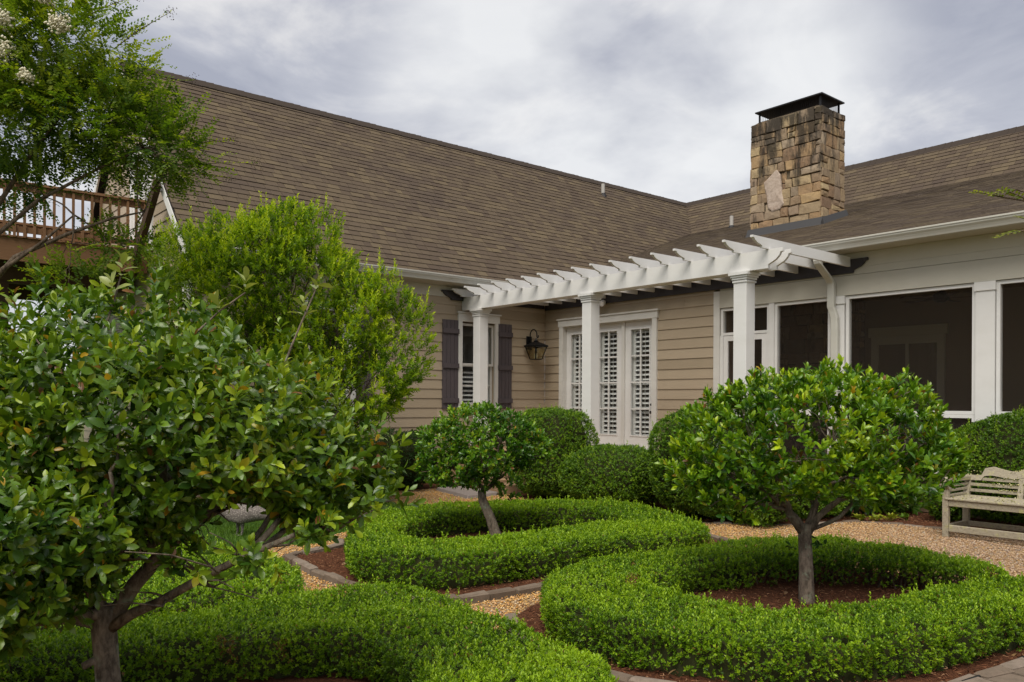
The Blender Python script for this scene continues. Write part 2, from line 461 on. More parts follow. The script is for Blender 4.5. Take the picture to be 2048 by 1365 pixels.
# ================================================================ house
house = thing('house', (0, 0, 0), 'tan clapboard house with white trim, brown shingle roofs and a stone chimney', 'house')

def holes_split(a, b, z0, z1, holes):
    """the parts of the run a..b that stay solid between z0 and z1"""
    runs = [(a, b)]
    zm = (z0 + z1) / 2
    for (h0, h1, hz0, hz1) in holes:
        if hz0 < zm < hz1:
            nr = []
            for (p, q) in runs:
                if h1 <= p or h0 >= q: nr.append((p, q)); continue
                if p < h0: nr.append((p, h0))
                if h1 < q: nr.append((h1, q))
            runs = nr
    return runs
def wall_backing(mb, axis, a, b, z0, z1, d0, d1, holes):
    """axis 'x': wall along X between depths d0..d1 in y;  'y': along Y between d0..d1 in x"""
    zs = sorted({z0, z1, *[h[2] for h in holes if z0 < h[2] < z1], *[h[3] for h in holes if z0 < h[3] < z1]})
    for k in range(len(zs) - 1):
        for (p, q) in holes_split(a, b, zs[k], zs[k + 1], holes):
            if axis == 'x': mb.box(p, q, d0, d1, zs[k], zs[k + 1])
            else: mb.box(d0, d1, p, q, zs[k], zs[k + 1])
# one clapboard, 1 m long along local X, face towards local -Y
BOARD = MB().prism([(0, 0, 0), (0, -.026, 0), (0, -.010, .1935), (0, 0, .1935)], (1, 0, 0)).mesh('siding_board')
BOARD.materials.append(M['siding'])
EXPO = 0.1773
def clapboards(wall, axis, a, b, zlo, zhi, holes, phase=1.364, clip=None, joint=3.66):
    k0 = math.ceil((zlo - phase) / EXPO - 1e-6) - 1; z = phase + k0 * EXPO
    row = 0
    while z < zhi - .02:
        top = min(z + .1935, zhi)
        zz0 = max(z, zlo)
        aa, bb = (a, b) if clip is None else clip(zz0 + .09)
        row += 1
        if bb - aa > .1:
            for (p, q) in holes_split(aa, bb, zz0, zz0 + EXPO, holes):
                cuts = [p]; c = p + ((row * 1.37) % joint)
                while c < q - .5:
                    if c > p + .5: cuts.append(c)
                    c += joint
                cuts.append(q)
                for i in range(len(cuts) - 1):
                    u0, u1 = cuts[i] + (.0012 if i else 0), cuts[i + 1] - .0012
                    sz = (top - z) / .1935 if top < z + .1935 else 1
                    if z < zlo: continue
                    o = link('siding_board', BOARD, None, wall, local=True)
                    if axis == 'x': mtx = Matrix.Translation((u0, 0, z))
                    elif axis == 'y': mtx = Matrix.Translation((0, u0, z)) @ Matrix.Rotation(R_(90), 4, 'Z')
                    else: mtx = Matrix.Translation((u0, axis, z))
                    o.matrix_basis = mtx @ Matrix.Diagonal((u1 - u0, 1, sz, 1))
        z += EXPO

YA0 = -7.30                                   # south end of the long wing
WIN = [(-2.16, -1.36, 1.40, 3.02), (-5.33, -4.53, 1.40, 3.02)]
mb = MB(); wall_backing(mb, 'y', YA0, -.0, .0, 3.70, -.15, 0, WIN)
wall_a = mb.build('wall', M['siding'], house)
clapboards(wall_a, 'y', YA0, -.02, .42, 3.46, [(h[0] - .04, h[1] + .04, h[2] - .03, h[3] + .1) for h in WIN])
DOORS = [(.56, 2.98, .59, 3.03)]
mb = MB(); wall_backing(mb, 'x', .0, 4.30, .0, 3.70, .002, .16, DOORS)
wall_b = mb.build('wall', M['siding'], house)
clapboards(wall_b, 'x', .026, 4.285, .60, 3.46, [(.52, 3.02, .5, 3.12)])
# gable end of the long wing above and beside the balcony
RZ = lambda x: 7.55 - 1.04 * abs(x + 3.27)
mb = MB()
mb.prism([(-6.6, YA0, 0), (-.16, YA0, 0), (-.16, YA0, RZ(-.16) - .15), (-3.27, YA0, 7.40), (-6.6, YA0, RZ(-6.6) - .15)], (0, .15, 0))
wall_g = mb.build('wall', M['siding'], house)
def gclip(z):
    w = (7.36 - z - .05) / 1.04
    return max(-6.58, -3.27 - w), min(-.02, -3.27 + w)
clapboards(wall_g, YA0, -6.58, -.02, .42, 7.3, [(-3.02, -1.68, 3.9, 6.0)], clip=gclip)
mb = MB(); mb.box(-.13, .035, YA0 - .035, YA0 + .09, .3, 3.68); mb.build('corner_board', M['trim'], house)

# eaves of the long wing
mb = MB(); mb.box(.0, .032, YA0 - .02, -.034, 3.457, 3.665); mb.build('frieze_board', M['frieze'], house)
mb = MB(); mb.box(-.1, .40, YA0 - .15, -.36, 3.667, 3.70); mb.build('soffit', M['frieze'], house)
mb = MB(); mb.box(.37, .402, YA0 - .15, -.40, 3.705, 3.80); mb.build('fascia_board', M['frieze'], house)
GP = [(0, 0), (0, -.125), (.062, -.125), (.072, -.10), (.088, -.07), (.108, -.045), (.112, -.02), (.122, -.018), (.122, .002), (.108, .002), (.104, -.03), (.02, -.06), (.012, 0)]
mb = MB(); mb.prism([(.405 + n, YA0 - .18, 3.795 + z) for n, z in GP], (0, -.47 - (YA0 - .18), 0)); mb.build('gutter', M['gutter'], house)

# eaves of the cross wing
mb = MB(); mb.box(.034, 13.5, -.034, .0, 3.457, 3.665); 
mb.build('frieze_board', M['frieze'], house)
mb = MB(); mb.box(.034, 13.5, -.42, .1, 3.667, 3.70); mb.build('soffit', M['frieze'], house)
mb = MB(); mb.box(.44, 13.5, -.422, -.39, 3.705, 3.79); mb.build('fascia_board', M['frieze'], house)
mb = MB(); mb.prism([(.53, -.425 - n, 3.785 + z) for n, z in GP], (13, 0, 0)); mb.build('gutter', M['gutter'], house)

# ---------------------------------------------------------------- roofs
TAB = MB().hexa([(0, .016, .001), (1, .016, .001), (1, .20, -.006), (0, .20, -.006), (0, 0, .011), (1, 0, .011), (1, .20, -.002), (0, .20, -.002)]).mesh('shingle')
TAB.materials.append(M['shingle'])
TABV = np.array([v.co[:] for v in TAB.vertices]); TABF = np.array([p.vertices[:] for p in TAB.polygons])
def shingle_roof(roof, O, U, Sd, ulim, nrows, keep=300, expo=.1445, seed=1, thick=1.0):
    """courses of laminated shingles from eave to ridge; the largest in view are objects, the rest one mesh"""
    r = np.random.default_rng(seed)
    O, U, Sd = Vector(O), Vector(U).normalized(), Vector(Sd).normalized(); Nn = U.cross(Sd).normalized()
    if Nn.z < 0: Nn = -Nn
    tabs = []
    for k in range(nrows):
        s = k * expo; p = O + Sd * s
        u0, u1 = ulim(p); u = u0 - r.uniform(0, .3)
        while u < u1:
            w = r.uniform(.12, .30); a, b = max(u, u0), min(u + w, u1)
            if b - a > .03: tabs.append((a + .003, b - .003, s, thick * r.uniform(.85, 1.5)))
            u += w
    base = Matrix(((U.x, Sd.x, Nn.x, O.x), (U.y, Sd.y, Nn.y, O.y), (U.z, Sd.z, Nn.z, O.z), (0, 0, 0, 1)))
    dist = []
    for i, (a, b, s, t) in enumerate(tabs):
        c = O + U * ((a + b) / 2) + Sd * (s + .07); v = CAM - c
        dist.append((b - a) * abs(v.normalized().dot(Nn)) / v.length_squared)
    order = np.argsort(dist)[::-1]; own = set(order[:keep].tolist())
    vs, fs = [], []
    B = np.array(base)
    for i, (a, b, s, t) in enumerate(tabs):
        if i in own:
            o = link('shingle', TAB, None, roof, local=True)
            o.matrix_basis = base @ Matrix.Translation((a, s, .001)) @ Matrix.Diagonal((b - a, 1, t, 1))
        else:
            L = TABV * (b - a, 1, t) + (a, s, .001)
            vs.append(L @ B[:3, :3].T + B[:3, 3]); fs.append(TABF + 8 * (len(vs) - 1))
    me = bpy.data.meshes.new('shingle_field'); me.from_pydata(np.concatenate(vs).tolist(), [], np.concatenate(fs).tolist()); me.update()
    link('shingle_field', me, M['shingle'], roof, 'stuff')
EA, RA = Vector((.385, 0, 3.80)), Vector((-3.27, 0, 7.60))
Y0R = YA0 - .16
def slab4(mb, a, b, c, d, t=.05):
    n = (Vector(b) - Vector(a)).cross(Vector(d) - Vector(a)).normalized()
    if n.z < 0: n = -n
    P = [Vector(p) for p in (a, b, c, d)]
    mb.hexa([p - n * t for p in P] + P)
mb = MB()
slab4(mb, (.385, Y0R, 3.795), (.385, -.3, 3.795), (-3.27, 10.2, 7.595), (-3.27, Y0R, 7.595))
slab4(mb, (-3.27, Y0R, 7.595), (-3.27, 10.2, 7.595), (-7.2, 10.2, 3.51), (-7.2, Y0R, 3.51))
roof_a = mb.build('roof', M['roof_base'], house)
def valley_y(x):
    return (-.4 + (.385 - x) * 3.25 if x > -2.04 else 7.49 + (-2.04 - x)) + .35
shingle_roof(roof_a, (.415, 0, 3.778), (0, 1, 0), RA - EA, lambda p: (Y0R, min(valley_y(p.x), 8.9)), 37, seed=3)
mb = MB()                                     # ridge caps
yy = Y0R
while yy < 8.9:
    mb.prism([(-3.27, yy, 7.645), (-3.40, yy, 7.49), (-3.41, yy, 7.475), (-3.27, yy, 7.61), (-3.13, yy, 7.475), (-3.12, yy, 7.49)], (0, .20, .012 if int(yy * 10) % 2 else .006)); yy += .15
mb.build('ridge_cap', M['ridge'], roof_a, 'stuff')
# white rake board of the south gable
mb = MB()
for sx in (1, -1):
    a = Vector((-3.27 + sx * .0, Y0R - .012, 7.585)); b = Vector((-3.27 + sx * 3.72, Y0R - .012, 7.585 - 3.72 * 1.04))
    mb.hexa([a + Vector((0, 0, -.21)), b + Vector((0, 0, -.21)), b + Vector((0, .03, -.21)), a + Vector((0, .03, -.21)), a + Vector((0, 0, -.03)), b + Vector((0, 0, -.03)), b + Vector((0, .03, -.03)), a + Vector((0, .03, -.03))])
mb.build('rake_board', M['white'], house)
# cross wing: low slope over the porch, steep slope above, back slope
mb = MB()
slab4(mb, (.4, -.40, 3.775), (13.6, -.40, 3.775), (13.6, 7.49, 6.33), (-2.04, 7.49, 6.33))
slab4(mb, (-2.04, 7.49, 6.33), (13.6, 7.49, 6.33), (13.6, 8.75, 7.59), (-3.27, 8.75, 7.59))
slab4(mb, (-3.27, 8.75, 7.59), (13.6, 8.75, 7.59), (13.6, 13.5, 3.0), (-3.27, 13.5, 3.0))
roof_b = mb.build('roof', M['roof_base'], house)
slope = Vector((0, 7.89, 2.555))
CH = (2.92, 4.47, 3.04, 3.90)                 # chimney footprint
shingle_roof(roof_b, (0, -.43, 3.772), (1, 0, 0), slope, lambda p: (.4 - (p.y + .4) / 3.25 - .3, 13.2), 57, keep=150, seed=5, thick=.45)
shingle_roof(roof_b, (0, 7.47, 6.315), (1, 0, 0), (0, 1, 1), lambda p: (-2.04 - (p.y - 7.49) - .3, 13.2), 12, keep=150, seed=8)
mb = MB(); xx = -3.3
while xx < 13.3:
    mb.prism([(xx, 8.75, 7.635), (xx, 8.62, 7.48), (xx, 8.61, 7.465), (xx, 8.75, 7.60), (xx, 8.89, 7.465), (xx, 8.88, 7.48)], (.20, 0, .010 if int(xx * 10) % 2 else .005)); xx += .15
mb.build('ridge_cap', M['ridge'], roof_b, 'stuff')

# vent pipes
for (px, py, pz) in ((-2.817, 4.638, 7.08), (-.256, 6.876, 6.10)):
    rf = roof_a if px < -1 else roof_b
    v = MB().tube([(px, py, pz - .1), (px, py, pz + .34)], .05, 10).build('vent_pipe', M['pipe'], rf, smooth=False)
    MB().lathe((px, py, pz), [(.14, -.13), (.11, -.02), (.065, .08), (.06, .085)], 10).build('vent_flashing', M['cap'], v)

# ---------------------------------------------------------------- chimney
chim = MB().box(CH[0] + .03, CH[1] - .03, CH[2] + .03, CH[3] - .03, 3.7, 7.15).build('chimney', M['mortar'], roof_b)
def chamfer_stone(P, out, r, ch=.014):
    """P: polygon corners on a wall plane, out: outward vector; a stone with a chamfered, uneven face"""
    P = [Vector(p) for p in P]; c = sum(P, Vector()) / len(P); o = Vector(out); n = len(P)
    pr = r.uniform(.010, .026)
    back = [p - o * .04 for p in P]
    rim = [p + o * (pr * .35 + r.uniform(-.004, .004)) for p in P]
    face = [p + (c - p).normalized() * ch + o * (pr + r.uniform(-.008, .010)) for p in P]
    vs = back + rim + face + [c + o * (pr + r.uniform(0, .012))]; fs = []
    for i in range(n):
        j = (i + 1) % n
        fs += [(i, j, n + j, n + i), (n + i, n + j, 2 * n + j, 2 * n + i), (2 * n + i, 2 * n + j, 3 * n)]
    me = bpy.data.meshes.new('stone'); me.from_pydata([tuple(v) for v in vs], [], fs); me.update(); return me
def rubble(face_w, z0, z1, r, skip=None, wmin=.15, wmax=.42):
    """irregular courses: quads (u0,u1,z0,z1) with jogs, as in roughly squared rubble"""
    out = []; z = z0
    while z < z1 - .04:
        h = r.uniform(.15, .29)
        if z1 - (z + h) < .1: h = z1 - z
        u = 0
        while u < face_w - .01:
            w = r.uniform(wmin, wmax)
            if face_w - (u + w) < .10: w = face_w - u
            q = r.random()
            if h > .20 and q < .45 and w < .34:
                m_ = z + h * r.uniform(.38, .62); out += [(u, u + w, z, m_), (u, u + w, m_, z + h)]
            else: out.append((u, u + w, z, z + h))
            u += w
        z += h
    return out
rs = np.random.default_rng(11)
def place_stones(parent, quads, toP, outv, taper=None, avoid=None, m=None):
    for (u0, u1, a, b) in quads:
        if avoid and avoid(u0, u1, a, b): continue
        g = .006; j = lambda: rs.uniform(-.017, .017)
        P = [(u0 + g + j(), a + g + j()), (u1 - g + j(), a + g + j()), (u1 - g + j(), b - g + j()), (u0 + g + j(), b - g + j())]
        if rs.random() < .35:
            P.insert(3, ((u0 + u1) / 2 + j(), b - g + rs.uniform(-.004, .022)))
        me = chamfer_stone([toP(u, z) for u, z in P], outv, rs)
        link('stone', me, m or M['stone'], parent)
W1 = CH[1] - CH[0]
# the one big pale, kite shaped stone on the front
KITE = [(.36, 5.93), (.38, 5.80), (.42, 5.62), (.44, 5.40), (.52, 5.31), (.66, 5.34), (.74, 5.42), (.71, 5.58), (.68, 5.78), (.66, 6.02), (.61, 6.13), (.57, 6.12), (.46, 6.01)]
def avoid(u0, u1, a, b):
    return .42 < (u0 + u1) / 2 < .70 and 5.38 < (a + b) / 2 < 6.04
place_stones(chim, rubble(W1, 4.80, 7.17, rs), lambda u, z: (CH[0] + u, CH[2], z), (0, -1, 0), avoid=avoid)
link('stone', chamfer_stone([(CH[0] + .55 + (u - .55) * 1.22, CH[2] - .020, z) for u, z in KITE], (0, -1, 0), rs, .02), M['pale_stone'], chim)
place_stones(chim, [(.34, .46, 5.30, 5.50), (.33, .46, 5.52, 5.68), (.70, .80, 5.46, 5.62), (.70, .80, 5.64, 5.82), (.66, .80, 5.84, 6.05), (.34, .44, 5.70, 5.86)], lambda u, z: (CH[0] + u, CH[2] + .022, z), (0, -1, 0))
W2 = CH[3] - CH[2]
place_stones(chim, rubble(W2, 4.80, 7.17, rs), lambda u, z: (CH[1], CH[2] + u, z), (1, 0, 0))
place_stones(chim, rubble(W2, 4.9, 7.17, rs, wmin=.2, wmax=.45), lambda u, z: (CH[0], CH[3] - u, z), (-1, 0, 0))
place_stones(chim, rubble(W1, 5.0, 7.17, rs, wmin=.3, wmax=.5), lambda u, z: (CH[1] - u, CH[3], z), (0, 1, 0))
mb = MB(); mb.hexa([(CH[0] - .01, CH[2] - .01, 7.14), (CH[1] + .01, CH[2] - .01, 7.14), (CH[1] + .01, CH[3] + .01, 7.14), (CH[0] - .01, CH[3] + .01, 7.14), (CH[0] + .12, CH[2] + .1, 7.23), (CH[1] - .12, CH[2] + .1, 7.23), (CH[1] - .12, CH[3] - .1, 7.23), (CH[0] + .12, CH[3] - .1, 7.23)])
mb.build('mortar_crown', M['mortar'], chim)
mb = MB()
x0, x1, y0, y1 = CH[0] + .10, CH[1] + .02, CH[2] - .02, CH[3] - .03
cx_, cy_ = (x0 + x1) / 2, (y0 + y1) / 2
mb.hexa([(x0, y0, 7.385), (x1, y0, 7.385), (x1, y1, 7.385), (x0, y1, 7.385), (x0, y0, 7.41), (x1, y0, 7.41), (x1, y1, 7.41), (x0, y1, 7.41)])
mb.hexa([(x0 + .03, y0 + .03, 7.412), (x1 - .03, y0 + .03, 7.412), (x1 - .03, y1 - .03, 7.412), (x0 + .03, y1 - .03, 7.412), (cx_ - .5, cy_ - .08, 7.45), (cx_ + .5, cy_ - .08, 7.45), (cx_ + .5, cy_ + .08, 7.45), (cx_ - .5, cy_ + .08, 7.45)])
for a, b in ((x0 + .06, y0 + .08), (x1 - .08, y0 + .08), (x0 + .06, y1 - .08), (x1 - .08, y1 - .08)): mb.box(a - .015, a + .015, b - .015, b + .015, 7.15, 7.386)
mb.build('chimney_cap', M['cap'], chim)
mb = MB()                                     # spark mesh under the cap
for k in range(34):
    u = x0 + .06 + (x1 - x0 - .14) * k / 33; mb.box(u - .0022, u + .0022, y0 + .10, y0 + .107, 7.2, 7.386)
for k in range(20):
    v = y0 + .08 + (y1 - y0 - .16) * k / 19; mb.box(x1 - .087, x1 - .08, v - .0022, v + .0022, 7.2, 7.386)
mb.build('spark_mesh', M['cap'], chim, 'stuff')
zr = lambda y: 3.775 + (y + .4) * .3238
mb = MB()
mb.hexa([(CH[0] - .06, CH[2] - .12, zr(CH[2] - .12) + .01), (CH[1] + .06, CH[2] - .12, zr(CH[2] - .12) + .01), (CH[1] + .06, CH[2], zr(CH[2])), (CH[0] - .06, CH[2], zr(CH[2])), (CH[0] - .05, CH[2] - .10, zr(CH[2] - .12) + .035), (CH[1] + .05, CH[2] - .10, zr(CH[2] - .12) + .035), (CH[1] + .05, CH[2] - .035, zr(CH[2]) + .14), (CH[0] - .05, CH[2] - .035, zr(CH[2]) + .14)])
mb.hexa([(CH[1], CH[2] - .05, zr(CH[2]) - .02), (CH[1] + .10, CH[2] - .05, zr(CH[2]) - .01), (CH[1] + .10, CH[3], zr(CH[3])), (CH[1], CH[3], zr(CH[3])), (CH[1] + .03, CH[2] - .04, zr(CH[2]) + .13), (CH[1] + .05, CH[2] - .04, zr(CH[2]) + .13), (CH[1] + .05, CH[3], zr(CH[3]) + .13), (CH[1] + .03, CH[3], zr(CH[3]) + .13)])
mb.build('chimney_flashing', M['flash'], chim)

# ---------------------------------------------------------------- rooms behind the glass
def room(name, x0, x1, y0, y1, z0, z1, open_side, wm, fm, cm):
    t = .06; mb = MB()
    if open_side != 'x1': mb.box(x1, x1 + t, y0, y1, z0, z1)
    if open_side != 'x0': mb.box(x0 - t, x0, y0, y1, z0, z1)
    if open_side != 'y1': mb.box(x0, x1, y1, y1 + t, z0, z1)
    if open_side != 'y0': mb.box(x0, x1, y0 - t, y0, z0, z1)
    r = mb.build(name, wm, house)
    MB().box(x0, x1, y0, y1, z0 - .05, z0 - .001).build('room_floor', fm, r)
    MB().box(x0, x1, y0, y1, z1 + .001, z1 + .05).build('room_ceiling', cm, r)
    return r
room('interior_room', .2, 3.25, .17, 4.5, .59, 3.45, 'y0', M['room'], M['floor'], M['room'])
room('interior_room', -4.5, -.16, -7.0, -.8, .59, 3.45, 'x1', M['room'], M['floor'], M['room'])

# ---------------------------------------------------------------- french doors
mb = MB()
mb.box(.49, .60, -.055, .0, .60, 3.005).box(2.945, 3.055, -.055, .0, .60, 3.005)
mb.box(.465, 3.08, -.062, .0, 3.007, 3.135).box(.44, 3.105, -.085, .0, 3.137, 3.165)
mb.build('door_trim', M['trim'], house)
mb = MB(); mb.box(.56, .60, .003, .15, .60, 3.0).box(2.945, 2.98, .003, .15, .60, 3.0).box(.60, 2.945, .003, .15, 2.985, 3.03)
mb.box(1.33, 1.40, .02, .15, .60, 2.985).box(2.14, 2.212, .02, .15, .60, 2.985).box(.56, 2.98, -.03, .16, .56, .598)
mb.build('door_frame', M['trim'], house)
def french_door(x0, x1, handle):
    y0, y1 = .055, .095; z0, z1 = .612, 2.982; sl = .135; gz0, gz1 = .865, 2.845
    gx0, gx1 = x0 + sl, x1 - sl
    mb = MB(); mb.box(x0, gx0, y0, y1, z0, z1).box(gx1, x1, y0, y1, z0, z1).box(gx0, gx1, y0, y1, z0, gz0).box(gx0, gx1, y0, y1, gz1, z1)
    d = mb.build('french_door', M['white'], house)
    mb = MB(); b = .018
    mb.box(gx0 - b, gx0 + .004, y0 - .010, y0 - .001, gz0 - b, gz1 + b).box(gx1 - .004, gx1 + b, y0 - .010, y0 - .001, gz0 - b, gz1 + b)
    mb.box(gx0 + .004, gx1 - .004, y0 - .010, y0 - .001, gz0 - b, gz0 + .004).box(gx0 + .004, gx1 - .004, y0 - .010, y0 - .001, gz1 - .004, gz1 + b)
    mb.build('glass_bead', M['white'], d)
    xm = (gx0 + gx1) / 2; hz = (gz1 - gz0) / 4
    MB().box(xm - .013, xm + .013, y0 + .002, y1 - .002, gz0, gz1).build('muntin', M['white'], d)
    for k in (1, 2, 3):
        MB().box(gx0, xm - .014, y0 + .004, y1 - .004, gz0 + hz * k - .013, gz0 + hz * k + .013).box(xm + .014, gx1, y0 + .004, y1 - .004, gz0 + hz * k - .013, gz0 + hz * k + .013).build('muntin', M['white'], d)
    for k in range(4):
        for a, c in ((gx0, xm - .013), (xm + .013, gx1)):
            MB().box(a, c, .073, .077, gz0 + hz * k + .013, gz0 + hz * (k + 1) - .013).build('pane', M['glass'], d)
    mb = MB(); mb.box(gx0 - .05, gx0 + .055, .125, .155, gz0 - .05, gz1 + .05).box(gx1 - .035, gx1 + .05, .125, .155, gz0 - .05, gz1 + .05)
    mb.box(gx0 + .056, gx1 - .036, .125, .155, gz0 - .05, gz0 + .03).box(gx0 + .056, gx1 - .036, .125, .155, gz1 - .03, gz1 + .05)
    mb.box(xm + .07, xm + .078, .110, .116, gz0 + .04, gz1 - .04)
    mb.build('shutter_frame', M['white'], d)
    z = gz0 + .08
    while z < gz1 - .05:
        c = Vector((0, .140, z)); a = R_(38); dy, dz = .040 * math.cos(a), .036 * math.sin(a)
        MB().prism([(gx0 + .057, .140 - dy, z - dz), (gx0 + .057, .140, z - .006), (gx0 + .057, .140 + dy, z + dz), (gx0 + .057, .140, z + .006)], (gx1 - gx0 - .094, 0, 0)).build('louver', M['white'], d)
        z += .088
    if handle:
        MB().tube([(x1 - .06, y0, 1.44), (x1 - .06, y0 - .05, 1.44)], [.028, .024], 10).build('deadbolt', M['knob'], d)
        MB().lathe((x1 - .06, y0 - .045, 1.30), [(.012, -.03), (.030, -.02), (.034, 0), (.030, .02), (.012, .03)], 10).build('handle', M['knob'], d)
for x0, x1, h in ((.605, 1.328, 0), (1.402, 2.138, 0), (2.214, 2.943, 1)): french_door(x0, x1, h)

# ---------------------------------------------------------------- windows and shutters of the long wing
def window_unit(y0, y1):
    """double hung window in the wall x = 0"""
    z0, z1 = 1.40, 3.02
    mb = MB()
    mb.box(0, .045, y0 - .095, y0 + .0, z0 - .0, z1 - .0).box(0, .045, y1, y1 + .105, z0, z1)
    mb.box(0, .05, y0 - .10, y1 + .11, z1 + .002, z1 + .155).box(0, .075, y0 - .125, y1 + .135, z1 + .157, z1 + .185)
    mb.box(0, .075, y0 - .11, y1 + .12, z0 - .05, z0 - .002)
    w = mb.build('window', M['trim'], house, bevel=0)
    zm = 2.195
    def sash(za, zb, x, nm):
        f = .045; mb = MB()
        mb.box(x, x + .03, y0 + .002, y0 + f, za, zb).box(x, x + .03, y1 - f, y1 - .002, za, zb).box(x, x + .03, y0 + f, y1 - f, za, za + f).box(x, x + .03, y0 + f, y1 - f, zb - f, zb)
        mb.build('sash', M['trim'], w)
        MB().box(x + .012, x + .016, y0 + f, y1 - f, za + f, zb - f).build('pane', M['glass'], w)
    sash(zm - .02, z1 - .03, -.045, 'u'); sash(z0 + .01, zm + .02, -.085, 'l')
    ym = (y0 + y1) / 2
    MB().box(-.088, -.056, ym - .01, ym + .01, z0 + .06, zm - .03).box(-.088, -.056, y0 + .05, y1 - .05, 1.785, 1.805).build('muntin', M['trim'], w)
    mb = MB()
    mb.box(-.15, -.12, y0 + .02, y0 + .09, z0, z1).box(-.15, -.12, y1 - .09, y1 - .02, z0, z1).box(-.15, -.12, y0 + .09, y1 - .09, z0, z0 + .07).box(-.15, -.12, y0 + .09, y1 - .09, 2.16, 2.23)
    mb.build('shutter_frame', M['white'], w)
    z = z0 + .12
    while z < 2.95:
        if z < 2.13:
            a = R_(38); dx, dz = .038 * math.cos(a), .034 * math.sin(a)
            MB().prism([(-.135 + dx, y0 + .092, z - dz), (-.135, y0 + .092, z + .006), (-.135 - dx, y0 + .092, z + dz), (-.135, y0 + .092, z - .006)], (0, y1 - y0 - .184, 0)).build('louver', M['white'], w)
        z += .088
for h in WIN: window_unit(h[0], h[1])
def board_shutter(y0, y1):
    n = 4; z0, z1 = 1.345, 3.03; w = (y1 - y0) / n; s = None
    mb = MB()
    for k in range(n): mb.box(.0255, .050, y0 + k * w + .003, y0 + (k + 1) * w - .003, z0, z1)
    s = MB().box(.001, .0253, y0 + .004, y1 - .004, z0 + .004, z1 - .004).build('shutter', M['shutter'], house)
    for k in range(n): MB().box(.0255, .050, y0 + k * w + .003, y0 + (k + 1) * w - .003, z0, z1).build('board', M['shutter'], s)
    for z in (1.50, 2.16, 2.82): MB().box(.0502, .078, y0 - .004, y1 + .006, z - .045, z + .045).build('batten', M['shutter'], s)
for h in WIN:
    board_shutter(h[0] - .465, h[0] - .105); board_shutter(h[1] + .075, h[1] + .425)

# ---------------------------------------------------------------- screened porch front
mb = MB(); mb.box(4.28, 4.40, -.040, .12, .58, 3.345); mb.build('corner_board', M['trim'], house)
PB = MB().box(4.402, 13.4, -.036, .10, 3.352, 3.455).build('frieze_board', M['frieze'], house)
MB().box(4.402, 13.4, -.040, .10, 3.062, 3.346).build('header_board', M['frieze'], house)
post_x = [(6.365, 6.585), (8.37, 8.60), (10.58, 10.80), (12.6, 12.82)]
for a, b in post_x:
    p = MB().box(a, b, -.035, .12, .30, 3.06).build('porch_post', M['white'], house)
    MB().box(a - .012, b + .012, -.052, .10, 2.945, 3.058).build('post_cap', M['white'], p)
fr = MB()
def opening(x0, x1, z0, z1, f=.045, y0=-.012, y1=.07):
    fr.box(x0, x0 + f, y0, y1, z0, z1).box(x1 - f, x1, y0, y1, z0, z1).box(x0 + f, x1 - f, y0, y1, z1 - f, z1).box(x0 + f, x1 - f, y0, y1, z0, z0 + f)
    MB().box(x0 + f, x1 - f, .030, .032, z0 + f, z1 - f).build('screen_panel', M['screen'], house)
def bay(x0, x1):
    opening(x0, x1, 1.345, 3.055); opening(x0, x1, .545, 1.343)
bay(5.425, 6.363); bay(6.60, 8.367); bay(8.61, 10.575); bay(10.81, 12.59)
opening(4.41, 5.33, 2.60, 3.055)
fr.box(5.332, 5.423, -.034, .10, .55, 3.058); fr.box(4.402, 4.46, -.02, .09, .58, 2.598); fr.box(5.285, 5.330, -.02, .09, .58, 2.598)
fr.build('screen_frame', M['white'], house)
mb = MB(); x0, x1, z0, z1, f = 4.465, 5.28, .605, 2.59, .085
mb.box(x0, x0 + f, -.014, .025, z0, z1).box(x1 - f, x1, -.014, .025, z0, z1).box(x0 + f, x1 - f, -.014, .025, z1 - f, z1).box(x0 + f, x1 - f, -.014, .025, z0, z0 + .2).box(x0 + f, x1 - f, -.014, .025, 1.42, 1.52)
sdr = mb.build('screen_door', M['white'], house)
MB().box(x0 + f, x1 - f, .004, .006, z0 + .2, 1.42).box(x0 + f, x1 - f, .004, .006, 1.52, z1 - f).build('screen_panel', M['screen'], sdr)
MB().box(x0 + .03, x0 + .06, -.05, -.015, 1.43, 1.62).build('handle', M['iron'], sdr)
MB().box(4.40, 13.4, -.028, .1, .285, .543).build('skirt_board', M['siding'], house)
# stone footing under the porch
foot = MB().box(6.95, 13.4, .0, .2, 0, .28).build('foundation', M['mortar'], house)
place_stones(foot, [(u, min(u + w, 6.3), 0.0, .27) for u, w in zip(np.cumsum([0] + [.42, .28, .5, .33, .45, .38, .52, .3, .47, .4, .35, .5, .45]), [.42, .28, .5, .33, .45, .38, .52, .3, .47, .4, .35, .5, .45, .4])], lambda u, z: (6.96 + u, -.0, z), (0, -1, 0))
